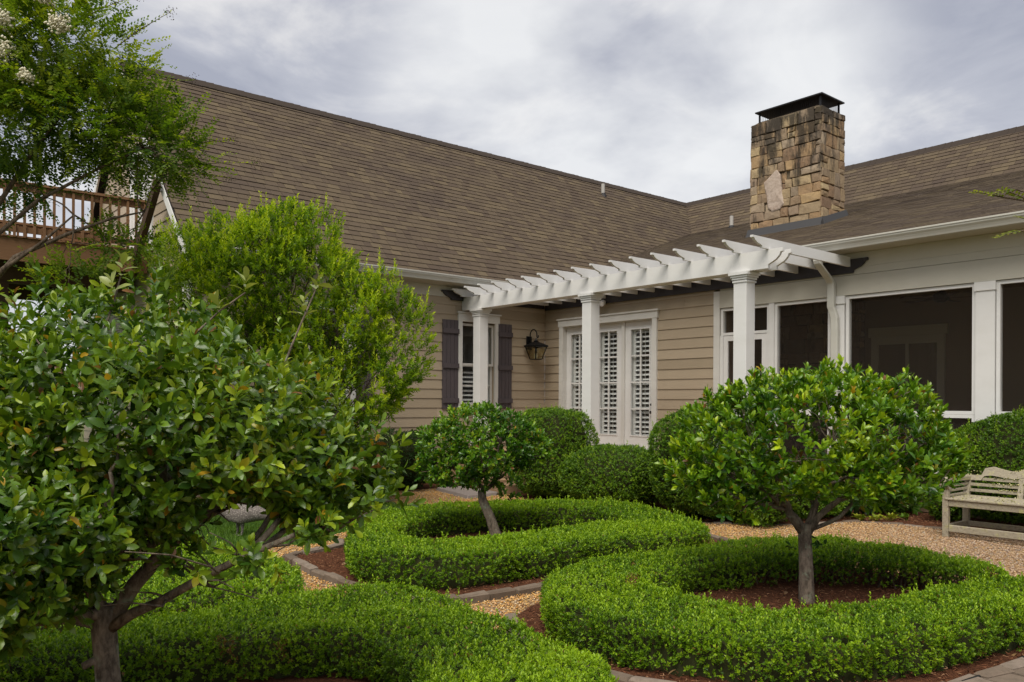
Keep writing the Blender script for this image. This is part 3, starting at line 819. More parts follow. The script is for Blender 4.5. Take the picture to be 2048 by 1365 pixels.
# porch interior
MB().box(3.3, 13.4, .13, 4.0, .50, .575).build('porch_floor', M['floor'], house)
MB().box(3.3, 13.4, .13, 4.2, 3.46, 3.52).build('porch_ceiling', M['porchceil'], house)
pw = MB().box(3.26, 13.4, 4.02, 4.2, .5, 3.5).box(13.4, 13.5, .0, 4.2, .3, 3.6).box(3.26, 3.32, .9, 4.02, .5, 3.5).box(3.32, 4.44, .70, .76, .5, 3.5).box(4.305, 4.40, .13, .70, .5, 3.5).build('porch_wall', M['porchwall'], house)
mb = MB(); wx0, wx1 = 5.0, 6.35
mb.box(wx0, wx0 + .13, 3.96, 4.015, .7, 2.75).box(wx1 - .13, wx1, 3.96, 4.015, .7, 2.75).box(wx0 - .05, wx1 + .05, 3.95, 4.015, 2.752, 2.93)
mb.box(wx0 + .13, wx1 - .13, 3.97, 4.01, 2.6, 2.75).box((wx0 + wx1) / 2 - .03, (wx0 + wx1) / 2 + .03, 3.975, 4.01, .7, 2.6).box(wx0 + .13, wx1 - .13, 3.98, 4.005, 1.65, 1.70)
pwin = mb.build('window', M['pale_trim'], pw)
MB().box(wx0 + .13, wx1 - .13, 4.008, 4.014, .7, 2.6).build('pane', M['glass'], pw)
breast = MB().box(3.33, 4.86, 3.06, 4.0, .58, 3.45).build('fireplace_breast', M['mortar'], house)
place_stones(breast, rubble(1.53, .6, 3.44, rs, wmin=.2, wmax=.42), lambda u, z: (3.33 + u, 3.04, z), (0, -1, 0))
place_stones(breast, rubble(.9, .6, 3.44, rs, wmin=.2, wmax=.42), lambda u, z: (4.86, 3.06 + u, z), (1, 0, 0))
MB().box(3.34, 4.98, 2.86, 3.02, 1.72, 1.84).build('mantel', M['deck_dark'], breast)

# downspout from the gutter, offset to the wall, in front of the porch post
mb = MB()
mb.box(6.36, 6.465, -.535, -.45, 3.50, 3.655)
mb.hexa([(6.36, -.535, 3.50), (6.465, -.535, 3.50), (6.465, -.45, 3.50), (6.36, -.45, 3.50), (6.36, -.535, 3.52), (6.465, -.535, 3.52), (6.465, -.45, 3.52), (6.36, -.45, 3.52)])
def rect_pipe(mb, pts, w, d):
    P = [Vector(p) for p in pts]; vs = []
    for p in P: vs += [p + Vector((a * w / 2, b * d / 2, 0)) for a, b in ((-1, -1), (1, -1), (1, 1), (-1, 1))]
    fs = [(3, 2, 1, 0)] + [(i * 4 + k, i * 4 + (k + 1) % 4, i * 4 + 4 + (k + 1) % 4, i * 4 + 4 + k) for i in range(len(P) - 1) for k in range(4)] + [tuple(len(P) * 4 - 4 + k for k in range(4))]
    mb.add(vs, fs)
mb = MB()
rect_pipe(mb, [(6.42, -.49, 3.66), (6.42, -.49, 3.54), (6.42, -.47, 3.49), (6.42, -.16, 3.30), (6.42, -.105, 3.25), (6.42, -.10, 3.18), (6.42, -.10, 2.90), (6.44, -.092, 2.84), (6.47, -.092, 2.74), (6.475, -.092, 2.6), (6.475, -.092, .12)], .11, .08)
mb.build('downspout', M['gutter'], house, bevel=.012)

# balcony door in the gable
mb = MB(); y = YA0 - .05
mb.box(-3.0, -2.88, y, YA0, 4.0, 5.9).box(-1.82, -1.70, y, YA0, 4.0, 5.75).box(-3.0, -1.70, y, YA0, 5.75, 5.9)
mb.box(-2.42, -2.28, y + .02, YA0, 4.0, 5.75)
gd = mb.build('balcony_door', M['white'], house)
mb = MB()
for x0, x1 in ((-2.88, -2.42), (-2.28, -1.82)):
    mb.box(x0, x0 + .09, y + .022, YA0 - .004, 4.0, 5.75).box(x1 - .09, x1, y + .022, YA0 - .004, 4.0, 5.75).box(x0 + .09, x1 - .09, y + .022, YA0 - .004, 4.0, 4.3)
    for z in (4.66, 5.02, 5.38): mb.box(x0 + .09, x1 - .09, y + .028, YA0 - .006, z - .012, z + .012)
    MB().box(x0 + .09, x1 - .09, YA0 - .014, YA0 - .010, 4.3, 5.74).build('pane', M['glass'], gd)
mb.build('door_leaf', M['white'], gd)
MB().box(-6.4, -4.6, YA0 - .06, YA0, 2.5, 3.4).build('window', M['trim'], house)

# ================================================================ terrace and steps
terr = MB().box(.03, 6.93, -2.42, -.04, 0, .56).box(.03, 6.95, -2.46, -.04, .561, .59).build('terrace', M['step'], kind='structure')
st = thing('stone_steps', (1.7, -2.8, 0), 'brown stone steps up to the terrace between the small tree and tall round boxwood', 'steps')
for k, (yf, z) in enumerate(((-2.80, .40), (-3.16, .205))):
    s_ = MB().box(1.14, 2.28, yf + .03, -2.47 - (0 if k == 0 else .33) - .002, 0, z - .05).build('riser', M['step'], st)
    MB().box(1.11, 2.31, yf, -2.47 - (0 if k == 0 else .36) - .002, z - .048, z).build('tread', M['step'], st, bevel=.008)
MB().box(2.32, 2.66, -3.22, -2.47, 0, .16).build('cheek_wall', M['step'], st, bevel=.01)

# ================================================================ pergola
perg = thing('pergola', (3.4, -1.1, .59), 'white pergola of curved rafters on three square columns over the french doors', 'pergola')
OG = [(0, 1), (0, .80), (.035, .78), (.05, .62), (.10, .42), (.17, .28), (.21, .2), (.215, .0)]     # end profile: run, height
def ogee_plank(axis, a, b, c, t, z0, z1, ends):
    """plank along axis from a to b at cross position c (thickness t), ogee cut at the chosen ends"""
    h = z1 - z0; P = []
    lo = [(a + (r * 1.0 if 'a' in ends else 0), z0 + q * h) for r, q in OG] if 'a' in ends else [(a, z1), (a, z0)]
    hi = [(b - r, z0 + q * h) for r, q in OG][::-1] if 'b' in ends else [(b, z0), (b, z1)]
    pts = lo + hi
    if axis == 'x': return [(u, c, z) for u, z in pts], (0, t, 0)
    return [(c, u, z) for u, z in pts], (t, 0, 0)
for c in (-2.165, -1.975):
    p, e_ = ogee_plank('x', .028, 6.90, c, .045, 3.222, 3.465, 'b')
    MB().prism(p, e_).build('beam', M['white'], perg)
MB().box(.03, 6.62, -2.118, -1.977, 3.226, 3.25).build('beam_soffit', M['white'], perg)
nraf = 17
for i in range(nraf):
    x = .16 + i * .405
    if i == nraf - 1: x = 6.66
    p, e_ = ogee_plank('y', -2.52, -.075, x, .038, 3.467, 3.605, 'a')
    MB().prism(p, e_).build('rafter', M['white'], perg)
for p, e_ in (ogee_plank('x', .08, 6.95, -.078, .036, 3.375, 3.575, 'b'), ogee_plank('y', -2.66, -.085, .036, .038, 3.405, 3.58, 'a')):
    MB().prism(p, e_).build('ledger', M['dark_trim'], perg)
for cx_ in (.478, 3.388, 6.262):
    c = MB().box(cx_ - .1, cx_ + .1, -2.16, -1.96, .60, 3.12).build('column', M['white'], perg, bevel=.004)
    mb = MB()
    for k, (h, z0, z1) in enumerate(((.112, 3.085, 3.108), (.118, 3.122, 3.15), (.132, 3.152, 3.178), (.15, 3.18, 3.22))): mb.box(cx_ - h, cx_ + h, -2.06 - h, -2.06 + h, z0, z1)
    mb.build('capital', M['white'], c)
    MB().box(cx_ - .13, cx_ + .13, -2.19, -1.93, .591, .75).build('plinth', M['white'], c)

# ================================================================ lantern and flood light
lan = thing('wall_lantern', (0, -.47, 2.68), 'black iron lantern with glass sides on a hooked bracket by the corner', 'lantern')
mb = MB(); mb.box(.024, .05, -.535, -.405, 2.55, 2.82)
mb.tube([(.05, -.47, 2.72), (.09, -.47, 2.74)] , .022, 8)
arc = [(.07 + .105 - .105 * math.cos(a), -.47, 2.83 + .125 * math.sin(a)) for a in np.linspace(0, math.pi, 10)]
mb.tube([(.07, -.47, 2.66)] + arc + [(.282, -.47, 2.80), (.30, -.47, 2.775), (.325, -.47, 2.79), (.33, -.47, 2.83)], .011, 8)
mb.build('bracket', M['iron'], lan)
def frustum_frame(mb, c, r0, z0, r1, z1, t):
    a = [(c[0] + sx * r0, c[1] + sy * r0, z0) for sx, sy in ((-1, -1), (1, -1), (1, 1), (-1, 1))]
    b = [(c[0] + sx * r1, c[1] + sy * r1, z1) for sx, sy in ((-1, -1), (1, -1), (1, 1), (-1, 1))]
    for i in range(4):
        mb.bar(a[i], b[i], t, t, (1, 0, .1)); mb.bar(a[i], a[(i + 1) % 4], t, t); mb.bar(b[i], b[(i + 1) % 4], t, t)
    return a, b
c = (.255, -.47); mb = MB()
a, b = frustum_frame(mb, c, .085, 2.345, .155, 2.60, .014)
mb.bar((c[0] - .17, c[1] - .17, 2.61), (c[0] + .17, c[1] - .17, 2.61), .02, .03); mb.bar((c[0] - .17, c[1] + .17, 2.61), (c[0] + .17, c[1] + .17, 2.61), .02, .03)
mb.bar((c[0] - .17, c[1] - .17, 2.61), (c[0] - .17, c[1] + .17, 2.61), .02, .03); mb.bar((c[0] + .17, c[1] - .17, 2.61), (c[0] + .17, c[1] + .17, 2.61), .02, .03)
mb.hexa([(c[0] - .17, c[1] - .17, 2.626), (c[0] + .17, c[1] - .17, 2.626), (c[0] + .17, c[1] + .17, 2.626), (c[0] - .17, c[1] + .17, 2.626), (c[0] - .04, c[1] - .04, 2.70), (c[0] + .04, c[1] - .04, 2.70), (c[0] + .04, c[1] + .04, 2.70), (c[0] - .04, c[1] + .04, 2.70)])
mb.lathe((c[0], c[1], 2.70), [(.05, 0), (.055, .015), (.03, .03), (.018, .055), (.01, .075)], 8)
mb.build('lantern_frame', M['iron'], lan)
mb = MB()
for i in range(4):
    j = (i + 1) % 4; P = [Vector(a[i]), Vector(a[j]), Vector(b[j]), Vector(b[i])]; n = (P[1] - P[0]).cross(P[3] - P[0]).normalized() * .002
    mb.hexa([p - n for p in P] + [p + n for p in P])
mb.build('lantern_glass', M['lampglass'], lan)
mb = MB()
for k in range(3):
    an = k * 2.1; mb.tube([(c[0] + .03 * math.cos(an), c[1] + .03 * math.sin(an), 2.36), (c[0] + .03 * math.cos(an), c[1] + .03 * math.sin(an), 2.46)], .011, 8)
mb.build('candle', M['candle'], lan)
MB().tube([(c[0], c[1], 2.34), (c[0], c[1], 2.36), (c[0], c[1], 2.62)], [.05, .012, .008], 8).build('stem', M['iron'], lan)
fl = thing('flood_light', (1.75, -.05, 3.36), 'white twin head security light on the siding under the pergola', 'flood light')
mb = MB(); mb.lathe((1.72, -.045, 3.38), [(.05, -.02), (.055, 0), (.05, .02)], 12); mb.tube([(1.72, -.05, 3.37), (1.66, -.12, 3.36)], .015, 8); mb.tube([(1.72, -.05, 3.37), (1.82, -.12, 3.36)], .015, 8); mb.build('mount', M['white'], fl)
for x in (1.66, 1.82): MB().tube([(x, -.11, 3.40), (x + .01, -.15, 3.385), (x + .02, -.22, 3.35)], [.025, .05, .055], 10).build('lamp_head', M['white'], fl)

# ================================================================ ceiling fan, sconces and chair in the porch
fan = thing('ceiling_fan', (7.1, 2.0, 3.46), 'dim ceiling fan behind the porch screen', 'ceiling fan')
MB().tube([(7.1, 2.0, 3.46), (7.1, 2.0, 3.25)], .02, 8).lathe((7.1, 2.0, 3.12), [(.05, -.04), (.12, 0), (.12, .08), (.05, .13)], 12).build('motor', M['knob'], fan)
for k in range(5):
    a = R_(72 * k + 20); d = Vector((math.cos(a), math.sin(a), 0)); s_ = Vector((-d.y, d.x, .12))
    P = [Vector((7.1, 2.0, 3.15)) + d * r + s_ * w for r, w in ((.13, -.04), (.65, -.07), (.68, .07), (.13, .04))]
    MB().hexa([p - Vector((0, 0, .006)) for p in P] + P).build('blade', M['deck_dark'], fan)
scg = thing('wall_sconce', (4.62, 3.95, 2.25), 'dim lantern beside the window inside the screened porch', 'lantern')
MB().box(4.60, 4.66, 3.94, 4.01, 2.1, 2.4).lathe((4.63, 3.86, 2.22), [(.05, -.14), (.08, .05), (.02, .12)], 6).build('lantern_frame', M['iron'], scg)
chair = thing('porch_chair', (9.75, .95, .575), 'tan cushioned chair behind the lower screen of the porch', 'chair')
mb = MB()
P = lambda x, y, z: (9.3 + x, .55 + y, .575 + z)
for x in (.03, .72):
    for y in (.03, .75): mb.box(9.3 + x - .03, 9.3 + x + .03, .55 + y - .03, .55 + y + .03, .575, 1.15 if y > .5 else .98)
mb.box(9.27, 10.08, .54, 1.34, .86, .92); mb.build('frame', M['deck_dark'], chair)
MB().hexa([(9.33, .55, .925), (10.02, .55, .925), (10.02, 1.26, .925), (9.33, 1.26, .925), (9.34, .56, 1.04), (10.01, .56, 1.04), (10.01, 1.25, 1.02), (9.34, 1.25, 1.02)]).build('seat_cushion', M['cushion'], chair, bevel=.03)
MB().hexa([(9.33, .62, 1.06), (9.98, .62, 1.22), (9.98, .76, 1.22), (9.33, .76, 1.06), (9.33, .62, 1.17), (9.98, .62, 1.36), (9.98, .76, 1.36), (9.33, .76, 1.17)]).build('bolster', M['cushion'], chair, bevel=.03)

# ================================================================ upper balcony
deck = thing('balcony_deck', (-3.7, -9, 4.0), 'brown stained timber balcony with a baluster railing behind the flowering tree', 'balcony')
DX0, DX1, DY0, DY1 = -5.25, -1.88, -11.6, YA0 - .06
for x in (DX1, DX0):
    MB().box(x - .07, x + .07, DY0, DY1, 4.80, 4.84).build('rail_cap', M['deck'], deck)
    MB().box(x - .02, x + .02, DY0, DY1, 4.70, 4.79).build('top_rail', M['deck'], deck)
    MB().box(x - .02, x + .02, DY0, DY1, 4.06, 4.15).build('bottom_rail', M['deck'], deck)
    BAL = MB().box(-.018, .018, -.018, .018, 0, .80).mesh('baluster'); BAL.materials.append(M['deck'])
    y = DY1 - .05
    while y > DY0:
        o = link('baluster', BAL, None, deck, local=True)
        o.matrix_basis = Matrix.Translation(-origin(deck)) @ Matrix.Translation((x + .04, y, 3.98)); y -= .135
mb = MB(); mb.box(DX1 - .045, DX1 + .0, DY0, DY1, 3.62, 3.975); mb.build('fascia_board', M['deck'], deck)
y = DY1
FB = MB().box(DX0, DX1 + .03, -.068, .068, 3.977, 4.005).mesh('floor_board'); FB.materials.append(M['deck'])
while y > DY0:
    o = link('floor_board', FB, None, deck, local=True); o.matrix_basis = Matrix.Translation(-origin(deck)) @ Matrix.Translation((0, y, 0)); y -= .142
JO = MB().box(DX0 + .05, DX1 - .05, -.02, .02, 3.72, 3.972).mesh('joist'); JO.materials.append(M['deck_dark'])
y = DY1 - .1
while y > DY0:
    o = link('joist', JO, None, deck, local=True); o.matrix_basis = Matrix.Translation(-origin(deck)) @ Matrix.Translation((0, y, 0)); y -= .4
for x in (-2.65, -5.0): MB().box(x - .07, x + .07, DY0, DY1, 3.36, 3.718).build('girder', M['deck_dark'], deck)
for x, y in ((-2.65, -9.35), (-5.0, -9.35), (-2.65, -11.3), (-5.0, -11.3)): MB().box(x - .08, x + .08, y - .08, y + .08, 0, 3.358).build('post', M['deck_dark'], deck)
br = thing('timber_brace', (-1.7, -7.52, 3.6), 'dark leaning timber where the balcony railing meets the white rake board', 'brace')
MB().bar((-2.10, -7.56, 3.60), (-.62, -7.56, 4.87), .17, .09, (0, 1, 0)).build('stringer', M['deck_dark'], br)
for (x, y, lb) in ((-4.8, -7.9, 'wooden planter box at the wall end of the balcony'), (-4.8, -9.4, 'wooden planter box further out along the balcony')):
    t = thing('planter_box', (x, y, 4.0), lb, 'planter', 'wooden planters on the balcony')
    mb = MB()
    for k in range(4): mb.box(x - .22, x + .22, y - .26, y + .26, 4.01 + k * .16, 4.155 + k * .16)
    mb.build('box_side', M['deck'], t)
# ================================================================ fast meshes for leaves, blades and pebbles
def fast_mesh(name, V, T, C=None):
    V = np.ascontiguousarray(V, np.float32); T = np.ascontiguousarray(T, np.int32)
    me = bpy.data.meshes.new(name)
    k = T.shape[1]
    me.vertices.add(len(V)); me.vertices.foreach_set('co', V.ravel())
    me.loops.add(T.size); me.loops.foreach_set('vertex_index', T.ravel())
    me.polygons.add(len(T)); me.polygons.foreach_set('loop_start', np.arange(0, T.size, k, dtype=np.int32))
    try: me.polygons.foreach_set('loop_total', np.full(len(T), k, np.int32))
    except Exception: pass
    me.update(calc_edges=True)
    if C is not None:
        a = me.color_attributes.new('Col', 'FLOAT_COLOR', 'POINT')
        a.data.foreach_set('color', np.ascontiguousarray(np.c_[C, np.ones(len(C))], np.float32).ravel())
    return me
def unit(a): return a / np.maximum(np.linalg.norm(a, axis=-1, keepdims=True), 1e-9)
KITE_V = np.array([(0, 0, 0), (.5, .5, .10), (1, 0, 0), (.5, -.5, .10)]); KITE_T = np.array([(0, 2, 1), (0, 3, 2)])
# broad leaf: midrib with folded, slightly drooping halves
BL_V = np.array([(0, 0, 0), (.38, 0, .03), (.74, 0, .02), (1, 0, -.05), (.32, .40, .09), (.68, .46, .08), (.32, -.40, .09), (.68, -.46, .08), (.90, .22, .01), (.90, -.22, .01)])
BL_T = np.array([(0, 1, 4), (1, 2, 5), (1, 5, 4), (2, 8, 5), (2, 3, 8), (0, 6, 1), (1, 7, 2), (1, 6, 7), (2, 7, 9), (2, 9, 3)])
NL_V = np.array([(0, 0, 0), (.45, .42, .06), (1, 0, -.03), (.45, -.42, .06), (.5, 0, 0)]); NL_T = np.array([(0, 4, 1), (4, 2, 1), (0, 3, 4), (4, 3, 2)])
def leaves(pos, dr, nr, length, width, tv, tt, col):
    """pos/dr/nr (N,3): base, axis, face normal; length, width (N,)"""
    dr = unit(dr); nr = unit(nr - dr * (nr * dr).sum(-1, keepdims=True)); sd_ = np.cross(nr, dr)
    V = (pos[:, None] + dr[:, None] * (tv[:, 0] * length[:, None])[..., None] + sd_[:, None] * (tv[:, 1] * width[:, None])[..., None]
         + nr[:, None] * (tv[:, 2] * length[:, None])[..., None])
    n, k = len(pos), len(tv)
    T = (tt[None] + (np.arange(n) * k)[:, None, None]).reshape(-1, 3)
    return V.reshape(-1, 3), T, np.repeat(col, k, 0)
def sprigs(P, N, r, k, slen, llen, lw, up=.5, spread=.4, a0=75, a1=25, along=True):
    """leaf whorls on short shoots: returns arrays for leaves()"""
    S_ = len(P)
    d = unit(N * .6 + np.array([0, 0, up]) + r.normal(0, spread, (S_, 3)))
    ref = unit(np.cross(d, r.normal(size=(S_, 3)))); ref2 = np.cross(d, ref)
    t = (np.arange(k) + .5) / k
    ang = np.arange(k) * 2.39996 + r.uniform(0, 6.28, (S_, 1))
    rad = ref[:, None] * np.cos(ang)[..., None] + ref2[:, None] * np.sin(ang)[..., None]
    tilt = np.radians(a0 + (a1 - a0) * t)[None] + r.normal(0, .16, (S_, k))
    L = d[:, None] * np.cos(tilt)[..., None] + rad * np.sin(tilt)[..., None]
    sl = slen * r.uniform(.6, 1.3, (S_, 1))
    pos = P[:, None] + d[:, None] * (t[None] * sl)[..., None]
    nr = d[:, None] - L * (L * d[:, None]).sum(-1, keepdims=True) + r.normal(0, .18, (S_, k, 3))
    ln = llen * r.uniform(.65, 1.2, (S_, k)) * (1 - .25 * t[None] ** 2)
    wd = ln * lw * r.uniform(.85, 1.15, (S_, k))
    return pos.reshape(-1, 3), L.reshape(-1, 3), nr.reshape(-1, 3), ln.ravel(), wd.ravel(), np.tile(t, S_), d
def lerp_col(a, b, f): a, b = np.array(a), np.array(b); return a + (b - a) * np.clip(f, 0, 1)[:, None]
def vnoise(P, f, seed=0):
    q = np.random.default_rng(seed); s = 0
    for i in range(6):
        w = q.normal(size=3) * f * (1 + .5 * i); s = s + np.sin(P @ w[:P.shape[1]] + q.uniform(0, 6.28)) / (1 + .4 * i)
    return s / 2.4
# ---------------------------------------------------------------- polygon helpers
def chaikin(p, n=1):
    p = np.array(p, float)
    for _ in range(n):
        q = np.roll(p, -1, 0); p = np.stack([p * .75 + q * .25, p * .25 + q * .75], 1).reshape(-1, 2)
    return p
def inside(P, poly):
    x, y = P[:, 0], P[:, 1]; c = np.zeros(len(P), bool); n = len(poly)
    for i in range(n):
        (x0, y0), (x1, y1) = poly[i], poly[(i + 1) % n]
        if y0 == y1: continue
        c ^= ((y0 > y) != (y1 > y)) & (x < (x1 - x0) * (y - y0) / (y1 - y0) + x0)
    return c
def edge_dist(P, poly):
    d = np.full(len(P), 9e9)
    for i in range(len(poly)):
        a = np.array(poly[i]); b = np.array(poly[(i + 1) % len(poly)]); ab = b - a; L = ab @ ab
        if L < 1e-12: continue
        t = np.clip(((P - a) @ ab) / L, 0, 1); d = np.minimum(d, np.hypot(*(P - a - t[:, None] * ab).T))
    return d
def area(poly):
    p = np.array(poly); q = np.roll(p, -1, 0); return .5 * np.sum(p[:, 0] * q[:, 1] - q[:, 0] * p[:, 1])
def ccw(poly): return poly if area(poly) > 0 else poly[::-1]

# ---------------------------------------------------------------- garden plan (metres)
R2_far_out = [(8.6, -7.76), (8.43, -7.58), (8.26, -7.24), (8.22, -6.73), (8.25, -6.34), (8.28, -5.98), (8.29, -5.41), (8.38, -4.96), (8.55, -4.68), (8.93, -4.55), (9.3, -4.43), (9.68, -4.36), (10.0, -4.40), (10.32, -4.63), (10.46, -4.89)]
R2_far_in = [(9.09, -7.2), (8.85, -6.95), (8.78, -6.53), (8.82, -6.14), (8.95, -5.81), (9.08, -5.47), (9.32, -5.30), (9.63, -5.11), (9.92, -4.98), (10.11, -4.95), (10.30, -5.06)]
R2_front_in = [(9.09, -7.2), (9.31, -7.21), (9.57, -7.16), (9.79, -7.08), (9.98, -6.96), (10.15, -6.69), (10.24, -6.38), (10.28, -5.94), (10.3, -5.61), (10.35, -5.3), (10.54, -4.93), (10.77, -4.64)]
R2_front_out = [(8.6, -7.76), (8.91, -8.02), (9.11, -8.1), (9.32, -8.12), (9.57, -8.09), (9.8, -8.02), (10.14, -7.84), (10.43, -7.59), (10.66, -7.19), (10.80, -6.68), (10.92, -5.9), (11.02, -5.27), (11.05, -4.9)]
R1_far_out = [(6.51, -8.11), (5.58, -7.57), (4.89, -7.13), (4.68, -6.64), (4.65, -6.1), (4.76, -5.69), (4.88, -5.14), (5.06, -4.63), (5.43, -4.31), (5.86, -4.10), (6.51, -4.12), (7.08, -4.3), (7.56, -4.6), (7.88, -4.95)]
R1_in_far = [(5.89, -7.27), (5.63, -6.98), (5.46, -6.64), (5.47, -6.13), (5.54, -5.65), (5.70, -5.39), (5.92, -5.01), (6.28, -4.83), (6.77, -4.83)]
R1_in_front = [(5.99, -7.34), (6.65, -7.42), (6.80, -7.36), (6.82, -7.0), (6.83, -6.45), (6.8, -5.79), (6.8, -5.37), (6.82, -4.88)]
R1_front_out = [(6.51, -8.11), (6.66, -8.13), (6.92, -8.15), (7.23, -8.07), (7.48, -7.88), (7.56, -7.66), (7.62, -7.32), (7.66, -6.94), (7.66, -6.49), (7.73, -5.83), (7.80, -5.26), (7.88, -4.95)]
HED1 = R1_far_out + R1_in_far[::-1] + R1_in_front[:0] + [(5.99, -7.38)] + R1_in_front[1:]      # joined below
HED1 = np.array(R1_far_out[1:] + R1_front_out[::-1][1:])                                       # outer loop
HED1_IN = np.array(R1_in_far + R1_in_front[::-1])
HED2 = np.array(R2_far_out + R2_far_in[::-1] + R2_front_in[1:] + R2_front_out[::-1][:-1])
R3_out = [(7.95, -11.4), (7.80, -10.76), (7.80, -10.3), (7.80, -9.87), (7.76, -9.4), (7.78, -9.0), (7.84, -8.7), (7.98, -8.5), (8.29, -8.41), (8.79, -8.45), (9.07, -8.47), (9.33, -8.48), (9.59, -8.50), (9.82, -8.53), (10.0, -8.57), (10.12, -8.67), (10.2, -8.78), (10.48, -9.18), (10.73, -9.58), (10.8, -9.9)]
R3_in = [(8.6, -11.4), (8.45, -10.82), (8.42, -10.3), (8.5, -9.93), (8.62, -9.6), (8.81, -9.3), (9.09, -9.23), (9.47, -9.32), (9.74, -9.45), (10.0, -9.69), (10.2, -10.01)]
HED3 = np.array(R3_out + R3_in[::-1])
HED4 = np.array([(7.57, -8.96), (7.18, -8.81), (6.8, -8.74), (6.4, -8.72), (5.94, -8.9), (5.2, -9.3), (4.9, -10.2), (5.1, -11.2), (6.8, -11.3), (7.3, -10.6), (7.55, -9.9), (7.68, -9.55), (7.76, -9.29), (7.77, -9.1)])
BED1 = [(5.41, -8.14), (5.72, -8.19), (6.2, -8.24), (6.56, -8.24), (6.84, -8.25), (7.2, -8.24), (7.5, -8.18), (7.72, -8.05), (7.80, -7.83), (7.82, -7.63), (7.83, -7.42), (7.84, -7.01), (7.86, -6.38), (7.95, -5.45), (8.0, -4.9), (7.75, -4.3), (7.0, -3.95), (5.9, -3.85), (5.2, -4.0), (4.7, -4.5), (4.4, -5.4), (4.3, -6.3), (4.50, -7.0), (4.95, -7.3), (5.28, -7.5), (5.38, -7.8)]
BED2 = [(8.38, -7.85), (8.50, -7.93), (8.75, -8.13), (9.05, -8.24), (9.35, -8.26), (9.62, -8.22), (9.9, -8.16), (10.25, -8.0), (10.55, -7.74), (10.78, -7.3), (10.92, -6.75), (11.05, -5.95), (11.15, -5.3), (11.1, -4.7), (10.6, -4.35), (10.2, -4.25), (9.7, -4.2), (9.2, -4.3), (8.6, -4.45), (8.25, -4.8), (8.13, -5.4), (8.07, -6.2), (8.05, -6.8), (8.12, -7.4)]
BED3 = [(7.5, -11.6), (7.62, -10.8), (7.63, -9.87), (7.62, -9.2), (7.65, -8.8), (7.78, -8.5), (8.05, -8.36), (8.29, -8.33), (8.8, -8.36), (9.3, -8.38), (9.8, -8.42), (10.1, -8.50), (10.35, -8.75), (10.65, -9.2), (10.95, -9.6), (11.0, -12), (7.5, -12)]
BED4 = [(7.72, -8.95), (7.18, -8.68), (6.8, -8.60), (6.3, -8.58), (5.8, -8.75), (5.0, -9.2), (4.7, -10.2), (4.9, -11.6), (7.4, -11.6), (7.5, -10.8), (7.52, -9.9), (7.75, -9.4)]
LAWN = [(1.45, -5.42), (3.3, -5.0), (4.25, -5.5), (4.2, -6.4), (4.4, -7.1), (4.88, -7.56), (4.75, -7.9), (4.65, -8.27), (4.43, -9.07), (4.1, -10.25), (3.28, -13), (-40, -13), (-40, -7.5), (.3, -7.5), (.4, -5.6)]
GEDGE = [(1.71, -5.46), (1.38, -5.15), (1.11, -4.59), (1.05, -4.17), (1.26, -3.51), (1.32, -3.03), (2.34, -2.97), (3.45, -3.39), (3.89, -3.45), (5.4, -3.6), (6.4, -3.2), (6.81, -2.86), (7.22, -2.45), (7.37, -2.06), (7.57, -1.52), (7.98, -1.34), (8.6, -1.30), (9.49, -1.30), (13, -1.2)]
GRAVEL = [(1.71, -5.46), (3.3, -4.9)] + [(3.3, -13.5), (14, -13.5), (14, -1.1)] + GEDGE[::-1][1:]
poly_sheet('gravel_path', GRAVEL, -.006, M['gravel'])
poly_sheet('lawn', LAWN, -.001, M['lawn'])
HOUSEBED = GEDGE + [(13, -.02), (7.0, -.02), (7.0, -2.4), (.0, -2.4), (.0, -7.3), (1.5, -7.3), (1.9, -6.0)]
poly_sheet('mulch_bed', HOUSEBED, .004, M['mulch'])
def bed(poly, z=.022):
    p = ccw(chaikin(poly, 1)); n = len(p); mb = MB()
    q = p + unit(p.mean(0) - p) * .05
    vs = [(x, y, -.004) for x, y in p] + [(x, y, z) for x, y in q]
    mb.add(vs, [(i, (i + 1) % n, n + (i + 1) % n, n + i) for i in range(n)] + [tuple(range(n, 2 * n))])
    return mb.build('mulch_bed', M['mulch'], kind='structure')
for b in (BED1, BED2, BED3, BED4): bed(b)

# ---------------------------------------------------------------- edging
def edge_stone_mesh(r):
    L, w, h = .235, .080, .060; j = lambda s=.006: r.uniform(-s, s)
    mb = MB(); c = .012
    lo = [(-L / 2 + j(), -w / 2 + j(), -.03), (L / 2 + j(), -w / 2 + j(), -.03), (L / 2 + j(), w / 2 + j(), -.03), (-L / 2 + j(), w / 2 + j(), -.03)]
    mid = [(x, y, h - c + j(.003)) for x, y, _ in lo]
    top = [(x - math.copysign(c, x), y - math.copysign(c, y), h + j(.005)) for x, y, _ in lo]
    mb.add(lo + mid + top, [(0, 1, 5, 4), (1, 2, 6, 5), (2, 3, 7, 6), (3, 0, 4, 7), (4, 5, 9, 8), (5, 6, 10, 9), (6, 7, 11, 10), (7, 4, 8, 11), (8, 9, 10, 11)])
    me = mb.mesh('edging_stone'); me.materials.append(M['edging']); return me
re_ = np.random.default_rng(21)
ESM = [edge_stone_mesh(re_) for _ in range(6)]
def resample(pts, step):
    p = np.array(pts, float); d = np.r_[0, np.cumsum(np.hypot(*np.diff(p, axis=0).T))]; n = int(d[-1] / step)
    s = (np.arange(n) + .5) * step
    xy = np.c_[np.interp(s, d, p[:, 0]), np.interp(s, d, p[:, 1])]
    xy2 = np.c_[np.interp(s + .03, d, p[:, 0]), np.interp(s + .03, d, p[:, 1])]; xy1 = np.c_[np.interp(s - .03, d, p[:, 0]), np.interp(s - .03, d, p[:, 1])]
    return xy, np.arctan2(*(xy2 - xy1).T[::-1])
